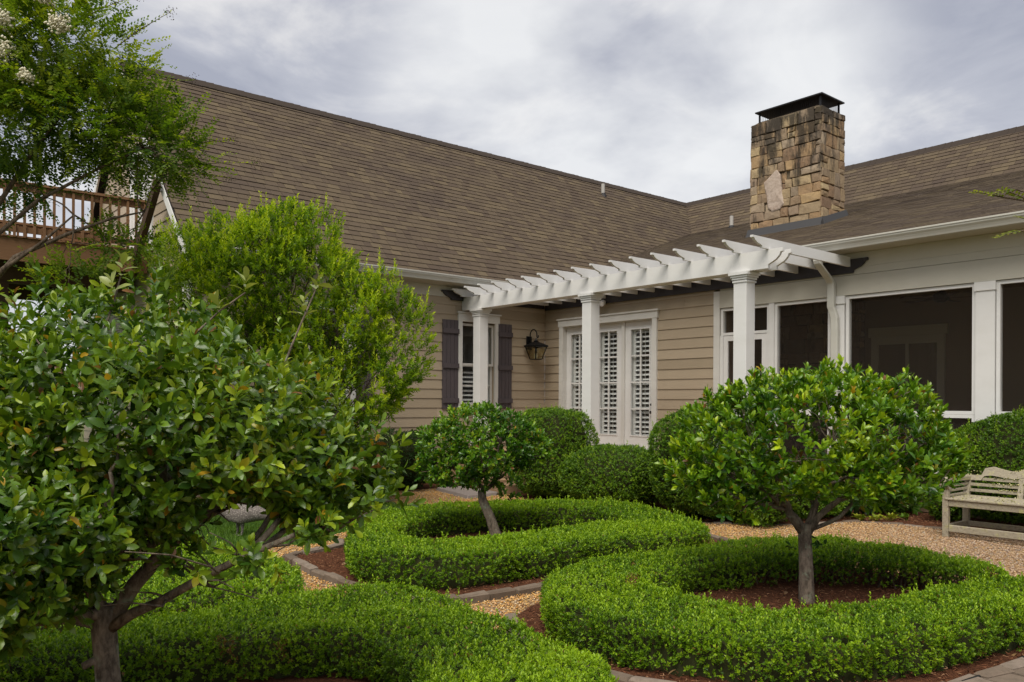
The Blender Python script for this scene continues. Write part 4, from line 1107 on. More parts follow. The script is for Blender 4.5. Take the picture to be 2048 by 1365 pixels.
def edging(pts, label, double=False, sink=0):
    xy, an = resample(pts, .247)
    t = thing('bed_edging', (*np.array(pts).mean(0), 0), label, 'edging')
    for k, ((x, y), a) in enumerate(zip(xy, an)):
        for row in ((0, 1) if double else (0,)):
            o = link('edging_stone', ESM[re_.integers(6)], None, t, local=True)
            ox, oy = -math.sin(a) * .105 * row, math.cos(a) * .105 * row
            o.matrix_basis = Matrix.Translation(-origin(t)) @ Matrix.Translation((x + ox + re_.uniform(-.008, .008), y + oy + re_.uniform(-.008, .008), re_.uniform(-.012, .006) - sink)) @ Matrix.Rotation(a + re_.uniform(-.05, .05), 4, 'Z') @ Matrix.Rotation(re_.uniform(-.04, .04), 4, 'X')
CB1 = chaikin(BED1, 1); CB2 = chaikin(BED2, 1); CB3 = chaikin(BED3, 1)
edging(np.r_[CB1[-6:], CB1[:34]], 'stone edging around the bed of the hedge loop with the leaning little tree')
edging(CB2[:30], 'stone edging around the bed of the hedge loop with the upright round topped tree')
edging(CB3[6:34], 'stone edging around the bed of the hedge in front of the big glossy tree')
edging(GEDGE[9:18], 'low stone edging between the gravel and the planting bed by the bench', sink=.045)
# paving stones in the near corner
pv = thing('paver_strip', (11.0, -6.3, 0), 'strip of square pavers at the near corner beyond the hedge', 'pavers')
PVM = MB().hexa([(-.11, -.11, -.02), (.11, -.11, -.02), (.11, .11, -.02), (-.11, .11, -.02), (-.10, -.10, .05), (.10, -.10, .05), (.10, .10, .05), (-.10, .10, .05)]).mesh('paver'); PVM.materials.append(M['edging'])
for i in range(14):
    for j in range(2):
        o = link('paver', PVM, None, pv, local=True)
        o.matrix_basis = Matrix.Translation(-origin(pv)) @ Matrix.Translation((11.02 + .225 * j + re_.uniform(-.006, .006) + .012 * i, -7.1 + .226 * i, re_.uniform(-.006, .004))) @ Matrix.Rotation(-.05 + re_.uniform(-.03, .03), 4, 'Z')
hs = thing('drip_hose', (10.95, -6.4, .03), 'thin black drip hose along the mulch in the near corner', 'hose')
MB().tube([(10.80, -7.2, .04), (10.90, -6.9, .05), (10.93, -6.6, .045), (10.96, -6.25, .06), (10.99, -5.9, .05), (11.06, -5.5, .05)], .009, 6).build('hose', M['hose'], hs, smooth=True)
sl = thing('stepping_slab', (2.0, -3.5, 0), 'flat grey stone slab on the gravel at the foot of the steps', 'slab')
MB().hexa([(1.42, -3.72, -.01), (2.72, -4.02, -.01), (2.62, -3.30, -.01), (1.50, -3.15, -.01), (1.45, -3.70, .055), (2.69, -3.98, .055), (2.60, -3.33, .055), (1.52, -3.18, .055)]).build('slab', M['slab'], sl, bevel=.01)

# ---------------------------------------------------------------- hedges
GREEN_D, GREEN_M, GREEN_L = (0.052, 0.122, 0.005), (0.150, 0.275, 0.007), (0.290, 0.435, 0.011)
def hedge(label, outer, inner=None, h=.27, dens=1.0, ll=.021, seed=1, smooth=2, rnd=.09, cols=(GREEN_D, GREEN_M, GREEN_L), view=None, thin=None):
    r = np.random.default_rng(seed)
    out = ccw(chaikin(outer, smooth)); inn = None if inner is None else ccw(chaikin(inner, smooth))[::-1]
    loops = [out] + ([inn] if inn is not None else [])
    def sd(P):
        ins = inside(P, out); d = edge_dist(P, out)
        if inn is not None:
            ii = inside(P, inn); ins &= ~ii; d = np.minimum(d, edge_dist(P, inn))
        return np.where(ins, d, -d)
    def top(P, d):
        hh = h * (1 + .10 * vnoise(P, 2.6, seed) + .05 * vnoise(P, 9, seed + 1))
        q = np.clip(rnd - d, 0, rnd); return hh - rnd + np.sqrt(np.maximum(rnd ** 2 - q ** 2, 0))
    lo, hi = out.min(0), out.max(0)
    A = abs(area(out)) - (abs(area(inn)) if inn is not None else 0)
    n = int(A * 1750 * dens / .8); P = r.uniform(lo, hi, (int(n * (hi - lo).prod() / A), 2)); d = sd(P); P = P[d > 0]; d = d[d > 0]
    z = top(P, d); N = np.c_[np.zeros((len(P), 2)), np.ones(len(P))]
    PT = np.c_[P, z - np.abs(r.normal(0, .014, len(P)))]
    PS, NS = [], []
    for lp in loops:
        q = np.roll(lp, -1, 0); L = np.hypot(*(q - lp).T); tot = L.sum(); m = int(tot * (h + .03) * 1750 * dens)
        s = r.uniform(0, tot, m); i = np.clip(np.searchsorted(np.cumsum(L), s), 0, len(L) - 1)
        t = r.random(m)[:, None]; p = lp[i] + (q[i] - lp[i]) * t; e_ = unit(q[i] - lp[i]); nn = np.c_[e_[:, 1], -e_[:, 0]]
        zz = r.uniform(.02, h - .02, m)
        bul = -.015 + .045 * vnoise(np.c_[p, zz], 5, seed + 2) - .05 * np.clip(.10 - zz, 0, .1) / .1
        gap = vnoise(np.c_[p, zz], 4.2, seed + 5) + .9 * np.clip(.11 - zz, 0, .11) / .11
        k = gap < r.normal(.95, .22, m)
        if thin is not None: k &= ~(thin(p) & (r.random(m) < np.clip(.95 - zz * 3.4, 0, .95)))
        p = p + nn * bul[:, None] - nn * np.abs(r.normal(0, .02, m))[:, None]
        PS.append(np.c_[p, zz][k]); NS.append(np.c_[nn, np.full(m, .15)][k])
    P3 = np.concatenate([PT] + PS); N3 = unit(np.concatenate([N] + NS))
    if view is not None:
        k = view(P3); P3, N3 = P3[k], N3[k]
    kk = 7
    pos, L, nr, ln, wd, t, dd = sprigs(P3, N3, r, kk, .024, ll, .52, up=.55, spread=.33, a0=72, a1=22)
    f = .42 + .26 * vnoise(P3, 3.1, seed + 3) + r.normal(0, .20, len(P3)); f = np.repeat(f, kk) + .5 * (t - .45) + r.normal(0, .10, len(t))
    c = np.where((f < .5)[:, None], lerp_col(cols[0], cols[1], f * 2), lerp_col(cols[1], cols[2], f * 2 - 1))
    dead = np.repeat(vnoise(P3, 6.5, seed + 8) > 1.05, kk); old = r.random(len(t)) < np.where(dead, .5, .012); c[old] = (0.20, 0.105, 0.03)
    V, T, C = leaves(pos, L, nr, ln, wd, KITE_V, KITE_T, c)
    # stray shoots above the clipped surface, and dead brown patches
    up_ = (N3[:, 2] > .5) & (r.random(len(P3)) < .05); q = P3[up_]
    if len(q):
        a_ = sprigs(q, np.tile((0, 0, 1.0), (len(q), 1)), r, 10, .075, ll * 1.1, .5, .8, .25, 60, 25)
        V2, T2, C2 = leaves(*a_[:5], KITE_V, KITE_T, lerp_col(cols[1], cols[2], .35 + .65 * a_[5] + r.normal(0, .15, len(a_[5]))))
        T = np.r_[T, T2 + len(V)]; V = np.r_[V, V2]; C = np.r_[C, C2]
    ct = out.mean(0)
    th = thing('box_hedge', (ct[0], ct[1], 0), label, 'hedge', 'low clipped box hedges')
    link('foliage', fast_mesh('foliage', V, T, C), M['leaf_box'], th, 'stuff')
    # twiggy inside of the hedge
    g = .05; X, Y = np.meshgrid(np.arange(lo[0], hi[0], g), np.arange(lo[1], hi[1], g), indexing='ij')
    G = np.c_[X.ravel(), Y.ravel()]; dg = sd(G); ok = (dg > .055).reshape(X.shape)
    if thin is not None: ok &= ~thin(G).reshape(X.shape)
    zt = (top(G, dg - .02) - .05).reshape(X.shape)
    idx = -np.ones(X.shape, int); idx[ok] = np.arange(ok.sum()); nv = ok.sum()
    vt = np.c_[X[ok], Y[ok], zt[ok]]; vb = np.c_[X[ok], Y[ok], np.full(nv, .0)]
    q = ok[:-1, :-1] & ok[1:, :-1] & ok[1:, 1:] & ok[:-1, 1:]
    F = np.c_[idx[:-1, :-1][q], idx[1:, :-1][q], idx[1:, 1:][q], idx[:-1, 1:][q]]
    ed = {}
    for f_ in F:
        for a, b in zip(f_, np.roll(f_, -1)):
            if (b, a) in ed: del ed[(b, a)]
            else: ed[(a, b)] = 1
    SK = np.array([(b, a, a + nv, b + nv) for a, b in ed])
    link('twigs', fast_mesh('twigs', np.r_[vt, vb], np.r_[F, SK]), M['twig'], th, 'stuff')
    if thin is not None:                      # bare stems where the hedge has opened up
        q = r.uniform(lo, hi, (6000, 2)); q = q[(sd(q) > .12) & thin(q)][:150]; mb = MB()
        for x, y in q:
            tp = (x + r.normal(0, .07), y + r.normal(0, .07)); mb.tube([(x, y, 0), ((x + tp[0]) / 2 + r.normal(0, .012), (y + tp[1]) / 2, .1), (*tp, h - .05)], [.007, .005, .003], 5)
            for _ in range(2): mb.tube([((x + tp[0]) / 2, (y + tp[1]) / 2, .1), (x + r.normal(0, .10), y + r.normal(0, .10), h - .05)], [.004, .002], 4)
        mb.build('stems', M['bark2'], th, 'stuff')
        q = r.uniform(lo, hi, (40000, 2)); dq = sd(q); k = (dq > .04) & thin(q); q = q[k][:2600]; zq = top(q, dq[k][:2600]) - r.uniform(.02, .12, len(q))
        a_ = sprigs(np.c_[q, zq], np.tile((0, 0, 1.0), (len(q), 1)), r, kk, .024, ll, .52, .3, .6)
        V2, T2, C2 = leaves(*a_[:5], KITE_V, KITE_T, lerp_col(cols[0], cols[1], r.random(len(a_[5])))); link('inner_foliage', fast_mesh('inner_foliage', V2, T2, C2), M['leaf_box'], th, 'stuff')
    return len(T)
def near_view(P):
    f = np.array([-math.sin(R_(50.3)), math.cos(R_(50.3))]); rr = np.array([math.cos(R_(50.3)), math.sin(R_(50.3))])
    v = P[:, :2] - np.array(CAM[:2]); de, la = v @ f, v @ rr
    return (de > 1.6) & (np.abs(la) < .63 * de + .9)
ntri = 0
ntri += hedge('box hedge loop around the small leaning tree in front of the steps', HED1, HED1_IN, seed=31, dens=.85, ll=.025)
ntri += hedge('box hedge loop around the upright round topped tree near the bench', HED2, None, seed=32, dens=1.15, ll=.021, smooth=1, thin=lambda p: (p[:, 1] > -5.75 + .12 * np.sin(p[:, 0] * 9)) & (p[:, 0] > 8.75) & (p[:, 0] < 10.25))
ntri += hedge('box hedge behind the trunk of the big glossy tree in front', HED3, None, seed=33, dens=1.15, ll=.021, smooth=1, view=near_view)
ntri += hedge('box hedge seen under the low branches of the big glossy tree', HED4, None, seed=34, dens=.75, ll=.025, smooth=1, view=near_view)

# ---------------------------------------------------------------- clipped boxwoods: lumps with a skin of small leaves
def lump_points(lumps, n, r, jit=.05, deep=.0):
    """points on the skin of a union of ellipsoids, with outward normals"""
    C = np.array([l[0] for l in lumps], float); Rr = np.array([l[1] for l in lumps], float)
    w = (Rr[:, 0] * Rr[:, 1] + Rr[:, 1] * Rr[:, 2] + Rr[:, 0] * Rr[:, 2]); w /= w.sum()
    i = r.choice(len(C), n, p=w); u = unit(r.normal(size=(n, 3)))
    rad = 1 - np.abs(r.normal(0, jit, n)) - deep * r.random(n) ** 1.5
    P = C[i] + u * Rr[i] * rad[:, None]; N = unit(u / Rr[i])
    keep = np.ones(n, bool)
    for k in range(len(C)):
        q = np.linalg.norm((P - C[k]) / Rr[k], axis=1); keep &= ~((q < .86 - deep) & (i != k))
    return P[keep], N[keep]
BOX_D, BOX_M, BOX_L = (0.036, 0.092, 0.006), (0.110, 0.215, 0.009), (0.245, 0.365, 0.014)
def superlump(c, rx, ry, h, p=2.6):
    return c, rx, ry, h, p
def boxwood(label, c, rx, ry, h, n, ll=.030, seed=1, p=2.7, cols=(BOX_D, BOX_M, BOX_L), rough=.07, group='clipped round boxwoods', base=.04):
    """clipped shrub: superellipsoid skin, flatter at the base"""
    r = np.random.default_rng(seed); cz = h * .52
    def skin(n):
        u = unit(r.normal(size=(n, 3))); q = np.abs(u)
        s = (q[:, 0] ** p + q[:, 1] ** p + q[:, 2] ** p) ** (-1 / p)
        k = 1 + rough * vnoise(u, 2.6, seed) + rough * .5 * vnoise(u, 7, seed + 1)
        P = u * (s * k)[:, None]; N = unit(np.sign(u) * q ** (p - 1) + u * .4)
        return np.c_[c[0] + P[:, 0] * rx, c[1] + P[:, 1] * ry, cz + P[:, 2] * (h - cz)], unit(N / np.array([rx, ry, h / 2]))
    P, N = skin(n); P -= N * np.abs(r.normal(0, .022, len(P)))[:, None]
    k = (P[:, 2] > base); P, N = P[k], N[k]
    hole = vnoise(P, 3.5, seed + 7) < r.normal(1.0, .15, len(P)); P, N = P[hole], N[hole]
    kk = 6
    pos, L, nr, ln, wd, t, dd = sprigs(P, N, r, kk, .030, ll, .55, up=.4, spread=.38)
    f = .40 + .22 * vnoise(P, 3.3, seed + 3) + r.normal(0, .17, len(P)); f = np.repeat(f, kk) + .3 * (t - .45) + r.normal(0, .1, len(t))
    cc = np.where((f < .5)[:, None], lerp_col(cols[0], cols[1], f * 2), lerp_col(cols[1], cols[2], f * 2 - 1))
    V, T, C = leaves(pos, L, nr, ln, wd, KITE_V, KITE_T, cc)
    q = P[r.random(len(P)) < .035]; qn = unit(q - np.array([c[0], c[1], h * .35]))
    a_ = sprigs(q, qn, r, 9, .09, ll, .5, .6, .3, 60, 25)
    V2, T2, C2 = leaves(*a_[:5], KITE_V, KITE_T, lerp_col(cols[1], cols[2], .3 + .6 * a_[5] + r.normal(0, .15, len(a_[5]))))
    T = np.r_[T, T2 + len(V)]; V = np.r_[V, V2]; C = np.r_[C, C2]
    th = thing('boxwood', (c[0], c[1], 0), label, 'shrub', group)
    link('foliage', fast_mesh('foliage', V, T, C), M['leaf_box'], th, 'stuff')
    mb = MB(); prof = []
    for a in np.linspace(-.5, .5, 12):
        z = math.sin(a * math.pi); w = math.cos(a * math.pi)
        s = (abs(w) ** p + abs(z) ** p) ** (-1 / p) if True else 1
        prof.append((max(w * s * .90, .02), max(cz + z * s * (h - cz) * .90, .0)))
    mb.lathe((c[0], c[1], 0), prof, 20, rx, ry); o = mb.build('twigs', M['twig'], th, 'stuff')
    return len(T)
ntri += boxwood('tall rounded boxwood in front of the middle pergola column', (3.40, -2.86), .55, .55, 1.36, 8200, seed=41, p=3.6)
ntri += boxwood('low wide clipped boxwood below the double glass doors', (4.80, -3.02), .70, .62, .86, 7200, seed=42)
ntri += boxwood('tall boxwood beside the porch screen door, partly hidden by the round topped tree', (6.22, -2.85), .64, .66, 1.38, 9000, seed=43)
ntri += boxwood('big loose boxwood behind the lichen covered bench', (8.98, -.56), .80, .44, 1.34, 9500, seed=44, p=2.2, rough=.10)
ntri += boxwood('small round boxwood at the edge of the lawn near the shuttered window', (1.52, -5.05), .50, .46, .78, 4600, seed=45)
ntri += boxwood('leggy dark shrub against the siding left of the steps', (.95, -4.05), .55, .50, .95, 4200, seed=46, rough=.14, cols=((0.012, 0.035, 0.006), (0.026, 0.066, 0.009), (0.055, 0.11, 0.014)))
ntri += boxwood('low dark shrub under the branches of the round topped tree', (7.02, -1.75), .42, .40, .60, 3000, seed=47, rough=.14)
ntri += boxwood('low dark shrub in the mulch between two taller boxwoods', (6.95, -2.72), .36, .40, .74, 2600, seed=48, rough=.16)
ntri += boxwood('dark shrub against the stone footing under the porch', (7.45, -.45), .36, .34, .78, 3000, seed=49, rough=.14)
ntri += boxwood('small shrub in front of the stone footing beside the bench', (8.28, -.62), .26, .26, .55, 1800, seed=50, rough=.16)
# ================================================================ trees
def curve_path(a, b, r, bend=.15, n=7, sag=0):
    a, b = np.array(a, float), np.array(b, float); L = np.linalg.norm(b - a)
    k1, k2 = r.normal(0, bend * L, 3), r.normal(0, bend * L * .6, 3); t = np.linspace(0, 1, n)[:, None]
    return a + (b - a) * t + k1 * np.sin(t * math.pi) + k2 * np.sin(t * 2 * math.pi) * .5 + np.array([0, 0, sag]) * np.sin(t * math.pi)
def grow(mb, start, r0, targets, r, depth=0, nsplit=3, bend=.10, rmin=.0035, sides=7):
    """recursive limbs: clusters of targets share a limb; every twig ends at a target"""
    targets = np.array(targets)
    if len(targets) == 0: return
    if len(targets) <= 2 or depth > 5:
        for t in targets:
            p = curve_path(start, t, r, bend, 5); mb.tube(p, np.linspace(r0, rmin, 5), max(4, sides - 3))
        return
    k = min(nsplit, len(targets)); cent = targets[r.choice(len(targets), k, replace=False)]
    for _ in range(4):
        lab = np.argmin(((targets[:, None] - cent[None]) ** 2).sum(-1), 1)
        cent = np.array([targets[lab == i].mean(0) if (lab == i).any() else cent[i] for i in range(k)])
    for i in range(k):
        g = targets[lab == i]
        if not len(g): continue
        frac = .42 if depth == 0 else .5
        e_ = np.array(start) + (g.mean(0) - np.array(start)) * frac
        r1 = max(rmin * 1.2, r0 * (.78 if depth else .72) * (len(g) / len(targets)) ** .28)
        p = curve_path(start, e_, r, bend, 6); mb.tube(p, np.linspace(r0 * .92 if depth else min(r0, r1 * 1.25), r1, 6), sides)
        grow(mb, e_, r1, g, r, depth + 1, nsplit, bend, rmin, max(4, sides - 1))
def big_leaf_foliage(th, P, N, r, k, slen, ll, lw, cols, yellow, n_own=300, up=.6, spread=.4, a0=70, a1=18, mname='leaf_gloss', tone=None):
    """whorled leaves; the 300 that show largest are leaf objects, the rest one mesh"""
    pos, L, nr, ln, wd, t, dd = sprigs(P, N, r, k, slen, ll, lw, up, spread, a0, a1)
    f = .40 + .20 * vnoise(P, 3.5, 5) + r.normal(0, .15, len(P)); f = np.repeat(f, k) + .40 * (t - .45) + r.normal(0, .13, len(t))
    c = np.where((f < .5)[:, None], lerp_col(cols[0], cols[1], f * 2), lerp_col(cols[1], cols[2], f * 2 - 1))
    q = r.random(len(t)); c[q < yellow] = (0.42, 0.26, 0.02); c[(q > yellow) & (q < yellow * 1.6)] = (0.24, 0.24, 0.02); c[(q > .992)] = (0.20, 0.09, 0.03)
    cm = np.array(CAM); v = cm - pos; dist = np.linalg.norm(v, axis=1); Nrep = np.repeat(N, k, 0)
    Ln = unit(L); nn = unit(nr - Ln * (nr * Ln).sum(-1, keepdims=True))
    face = np.abs((unit(v) * nn).sum(1)); out = (unit(v) * Nrep).sum(1) > .15
    ff = np.array([-math.sin(R_(50.3)), math.cos(R_(50.3)), 0]); rr = np.array([math.cos(R_(50.3)), math.sin(R_(50.3)), 0])
    de = -(v @ ff); la = -(v @ rr); vis = (np.abs(la) < .62 * de) & (-v[:, 2] > -.345 * de) & (-v[:, 2] < .48 * de)
    score = ln * wd * (.3 + face) / dist ** 2 * out * vis
    own = np.argsort(score)[::-1][:n_own]; m = np.zeros(len(pos), bool); m[own] = True
    V, T, C = leaves(pos[~m], L[~m], nr[~m], ln[~m], wd[~m], BL_V, BL_T, c[~m])
    link('foliage', fast_mesh('foliage', V, T, C), M[mname], th, 'stuff', smooth=True)
    # leaf objects share a set of meshes, sorted by colour
    cl = c[own]; key = np.argsort(cl[:, 0] * 3 + cl[:, 1]); bins = np.array_split(key, 14)
    og = origin(th)
    for b in bins:
        col = cl[b].mean(0)
        me = fast_mesh('leaf', BL_V * (1, 1, 1), BL_T, np.tile(col, (len(BL_V), 1))); me.materials.append(M[mname])
        me.polygons.foreach_set('use_smooth', np.ones(len(me.polygons), bool))
        for i in own[b]:
            x_, z_ = Ln[i], nn[i]; y_ = np.cross(z_, x_)
            o = link('leaf', me, None, th, local=True)
            o.matrix_basis = Matrix(((x_[0] * ln[i], y_[0] * wd[i], z_[0] * ln[i], pos[i][0] - og[0]), (x_[1] * ln[i], y_[1] * wd[i], z_[1] * ln[i], pos[i][1] - og[1]), (x_[2] * ln[i], y_[2] * wd[i], z_[2] * ln[i], pos[i][2] - og[2]), (0, 0, 0, 1)))
    return len(T)
FWD = np.array([-math.sin(R_(50.3)), math.cos(R_(50.3)), 0]); RGT = np.array([math.cos(R_(50.3)), math.sin(R_(50.3)), 0])
def rel(c, a, b, z):                        # offsets from a tree's own axis: a across the view, b away from the viewer
    return np.array(c) + RGT * a + FWD * b + np.array([0, 0, z])
def crown(c, spec, r, n, jit, deep):
    lumps = []
    for a, b, z, ra, rb, rz in spec: lumps.append((rel(c, a, b, z), (max(ra, rb), max(ra, rb), rz) if False else ((ra + rb) / 2, (ra + rb) / 2, rz)))
    return lump_points(lumps, n, r, jit, deep)

# ---- big glossy tree in front
r = np.random.default_rng(61); base = (9.164, -10.558, 0)
t3 = thing('glossy_tree', base, 'large glossy leaved tree with a mottled trunk and spreading crown, nearest of all the trees', 'tree')
spec = [(-.75, .0, 1.38, .62, .6, .56), (-.15, .1, 1.45, .66, .62, .50), (.42, .05, 1.28, .52, .5, .50), (-1.3, .0, 1.25, .5, .5, .60), (.78, .1, 1.10, .34, .36, .33), (-.95, -.15, .98, .52, .45, .36),
        (-.45, -.35, 1.15, .45, .42, .40), (.15, -.15, 1.30, .5, .45, .45), (.55, .15, 1.00, .34, .34, .30), (-1.5, .2, 1.0, .4, .4, .4), (-.62, -.25, .90, .40, .4, .26), (-1.15, -.1, .85, .40, .4, .30), (-.85, -.5, .92, .34, .34, .24), (-.45, -.55, .98, .32, .3, .24), (-.62, -.5, .78, .26, .26, .16), (-.26, -.35, .90, .30, .3, .20), (-.16, -.55, 1.02, .28, .28, .22), (-.36, -.2, .82, .26, .26, .16), (-.18, -.45, .86, .2, .2, .13), (-.2, -.6, .84, .24, .24, .14), (-.45, -.1, .80, .24, .24, .16), (-.10, -.70, .98, .22, .22, .18), (-.3, -.7, .9, .22, .22, .15)]
P, N = crown(base, spec, r, 9200, .10, .36)
k = (P[:, 2] > .60) & ~((P[:, 2] < .96) & (((P - np.array(base)) @ RGT) > .0)) & ~((P[:, 2] < 1.04) & (((P - np.array(base)) @ RGT) > .35)); P, N = P[k], N[k]
P2, N2 = crown(base, [(-.30, -.40, .90, .28, .28, .17), (-.10, -.45, .87, .26, .26, .16), (.07, -.42, .93, .18, .18, .15), (-.20, -.22, .82, .24, .24, .14), (-.05, -.65, 1.0, .24, .24, .19), (-.22, -.62, .90, .2, .2, .15), (.16, -.55, 1.05, .18, .18, .15), (.55, .05, 1.12, .30, .3, .14), (.78, .0, 1.08, .24, .24, .13)], r, 1100, .12, .45)
P, N = np.r_[P, P2], np.r_[N, N2]
P = P + N * (.10 * vnoise(P, 3.4, 12))[:, None]; k = vnoise(P, 4.6, 13) < .85; P, N = P[k], N[k]
P3, N3 = crown(base, [(.70, -.28, .93, .09, .09, .07), (.40, -.22, .87, .08, .08, .06), (.86, -.2, 1.0, .07, .07, .06)], r, 40, .2, .5); P, N = np.r_[P, P3], np.r_[N, N3]
# the gap in the low foliage through which the lawn shows
v_ = P - np.array(CAM); de_ = v_ @ FWD; u_, w_ = (v_ @ RGT) / de_, v_[:, 2] / de_
k = ~((u_ > -.385) & (u_ < -.285) & (w_ > -.19) & (w_ < -.120)); P, N = P[k], N[k]
ntri += big_leaf_foliage(t3, P, N, r, 9, .085, .056, .46, ((0.032, 0.082, 0.009), (0.110, 0.198, 0.012), (0.320, 0.395, 0.018)), .016, up=.45, spread=.45, a0=80, a1=22)
mb = MB()
mb.tube([rel(base, .03, 0, -.05), rel(base, .02, 0, .2), rel(base, .0, 0, .42), rel(base, -.015, 0, .60), rel(base, -.01, 0, .68)], [.062, .052, .046, .048, .040], 14)
mb.tube([rel(base, .01, 0, .44), rel(base, -.04, -.03, .47), rel(base, -.075, -.04, .45)], [.022, .018, .015], 8)
tr = mb.build('trunk', M['bark'], t3, smooth=True)
mb = MB()
limb = [rel(base, .0, 0, .58), rel(base, .12, -.05, .66), rel(base, .25, -.1, .72), rel(base, .46, -.2, .84), rel(base, .62, -.22, .92), rel(base, .80, -.25, 1.0)]
mb.tube(limb, [.024, .021, .018, .016, .013, .009], 9)
limb2 = [rel(base, .0, 0, .6), rel(base, .08, .05, .75), rel(base, .22, .1, .92), rel(base, .42, .1, 1.08), rel(base, .62, .08, 1.2)]
mb.tube(limb2, [.034, .031, .027, .022, .015], 9)
limb3 = [rel(base, -.02, 0, .6), rel(base, -.12, -.02, .63), rel(base, -.24, -.05, .625), rel(base, -.45, -.08, .66), rel(base, -.8, -.1, .70)]
mb.tube(limb3, [.026, .020, .016, .012, .008], 8)
sel = r.choice(len(P), 120, replace=False); TP = P[sel]
aa = (TP - np.array(base)) @ RGT
grow(mb, limb[4], .016, TP[(aa > .45)][:18], r, 1, 3, .10)
grow(mb, limb2[2], .034, TP[(aa > -.1) & (aa <= .45)][:40], r, 1, 3, .10)
grow(mb, rel(base, -.01, 0, .66), .036, TP[(aa <= -.1)][:60], r, 0, 4, .12)
for _ in range(26):
    s0 = limb[2] + (np.array(limb[5]) - np.array(limb[2])) * r.random() if r.random() < .5 else limb2[2] + (limb2[4] - limb2[2]) * r.random()
    mb.tube(curve_path(s0, s0 + np.array([*r.normal(0, .16, 2), abs(r.normal(.05, .10))]), r, .2, 5), np.linspace(.006, .002, 5), 4)
mb.build('branches', M['bark'], t3, smooth=True)
# three long bare shoots with pale young leaves at the tip
mb = MB(); SP, SN = [], []
for a0_, z0_, a1_, z1_ in ((.10, 1.45, .62 - .10, 1.92), (.62, 1.35, .80, 1.93), (-.1, 1.6, .02, 1.98)):
    p = curve_path(rel(base, a0_, 0, z0_), rel(base, a1_, .05, z1_), r, .03, 6); mb.tube(p, np.linspace(.007, .003, 6), 6); SP.append(p[-1]); SN.append((0, 0, 1.0)); SP.append(p[-2]); SN.append((0, 0, 1.0))
mb.build('shoot', M['bark3'], t3, smooth=True)
pos, L, nr, ln, wd, t, dd = sprigs(np.array(SP), np.array(SN), r, 7, .06, .07, .46, .5, .2, 75, 30)
V, T, C = leaves(pos, L, nr, ln, wd, BL_V, BL_T, np.tile((0.26, 0.30, 0.08), (len(pos), 1))); link('young_leaves', fast_mesh('young_leaves', V, T, C), M['leaf_gloss'], t3, 'stuff', smooth=True)

# ---- round topped tree near the bench
r = np.random.default_rng(62); base = (9.43, -5.89, 0)
t2 = thing('round_topped_tree', base, 'umbrella shaped evergreen with an upright grey trunk inside the hedge loop near the bench', 'tree')
spec = [(0.05, 0, 1.30, .62, .6, .40), (-.50, 0, 1.24, .42, .42, .36), (.58, 0, 1.30, .44, .44, .36), (.22, 0, 1.42, .44, .44, .28), (-.32, 0, 1.40, .42, .42, .28), (.86, .05, 1.14, .26, .3, .24), (-.70, 0, 1.10, .22, .3, .24),
        (-.1, -.25, 1.18, .45, .4, .36), (.42, -.25, 1.12, .42, .4, .34), (-.55, -.1, .92, .26, .26, .20), (.64, -.05, .88, .26, .26, .18), (.95, .0, 1.05, .18, .2, .16), (-.82, 0, 1.02, .2, .2, .18), (.46, -.1, .80, .2, .2, .12), (-.62, -.05, .80, .2, .2, .14), (-.82, -.05, .88, .14, .14, .12), (.1, -.3, .95, .35, .3, .22), (-.25, .1, .86, .3, .3, .16), (.35, .1, .88, .3, .3, .16)]
P, N = crown(base, spec, r, 3300, .08, .25)
k = ~((P[:, 2] < .80) & (np.abs((P - np.array(base)) @ RGT) < .42)); P, N = P[k], N[k]
P = P + N * (.07 * vnoise(P, 4.2, 31) + .04 * vnoise(P, 10, 32))[:, None]; k = vnoise(P, 6.0, 33) < .80; P, N = P[k], N[k]
ntri += big_leaf_foliage(t2, P, N, r, 8, .065, .069, .42, ((0.030, 0.098, 0.006), (0.130, 0.255, 0.008), (0.400, 0.510, 0.016)), .012, up=.85, spread=.30, a0=62, a1=14)
mb = MB(); mb.tube([rel(base, .01, 0, -.05), rel(base, .0, 0, .05), rel(base, -.005, 0, .3), rel(base, -.015, 0, .52), rel(base, -.01, 0, .60)], [.072, .058, .050, .048, .044], 14)
mb.build('trunk', M['bark3'], t2, smooth=True)
mb = MB(); st0 = rel(base, -.01, 0, .54)
l1 = [rel(base, .0, 0, .52), rel(base, .08, -.02, .66), rel(base, .22, -.03, .78), rel(base, .42, -.02, .84), rel(base, .62, 0, .87), rel(base, .78, .02, .95)]
mb.tube(l1, [.030, .025, .021, .017, .012, .007], 8)
l2 = [rel(base, -.02, 0, .52), rel(base, -.13, 0, .68), rel(base, -.16, 0, .82), rel(base, -.24, 0, 1.0)]
mb.tube(l2, [.034, .030, .024, .014], 8)
mb.tube([rel(base, -.14, 0, .70), rel(base, -.3, -.02, .73), rel(base, -.52, -.04, .78), rel(base, -.62, -.04, .86)], [.014, .012, .010, .006], 6)
sel = r.choice(len(P), 110, replace=False); TP = P[sel]
grow(mb, st0, .034, TP, r, 0, 5, .10)
mb.build('branches', M['bark3'], t2, smooth=True)
pos, L, nr, ln, wd, t, dd = sprigs(np.array([rel(base, .07, -.03, .50), rel(base, .12, -.04, .46), rel(base, -.09, -.02, .42)]), np.array([(1, 0, .2), (1, -.4, 0), (-1, 0, 0)], float), r, 6, .05, .06, .42)
V, T, C = leaves(pos, L, nr, ln, wd, BL_V, BL_T, np.tile((0.035, 0.10, 0.02), (len(pos), 1))); link('sucker_leaves', fast_mesh('sucker_leaves', V, T, C), M['leaf_gloss'], t2, 'stuff', smooth=True)

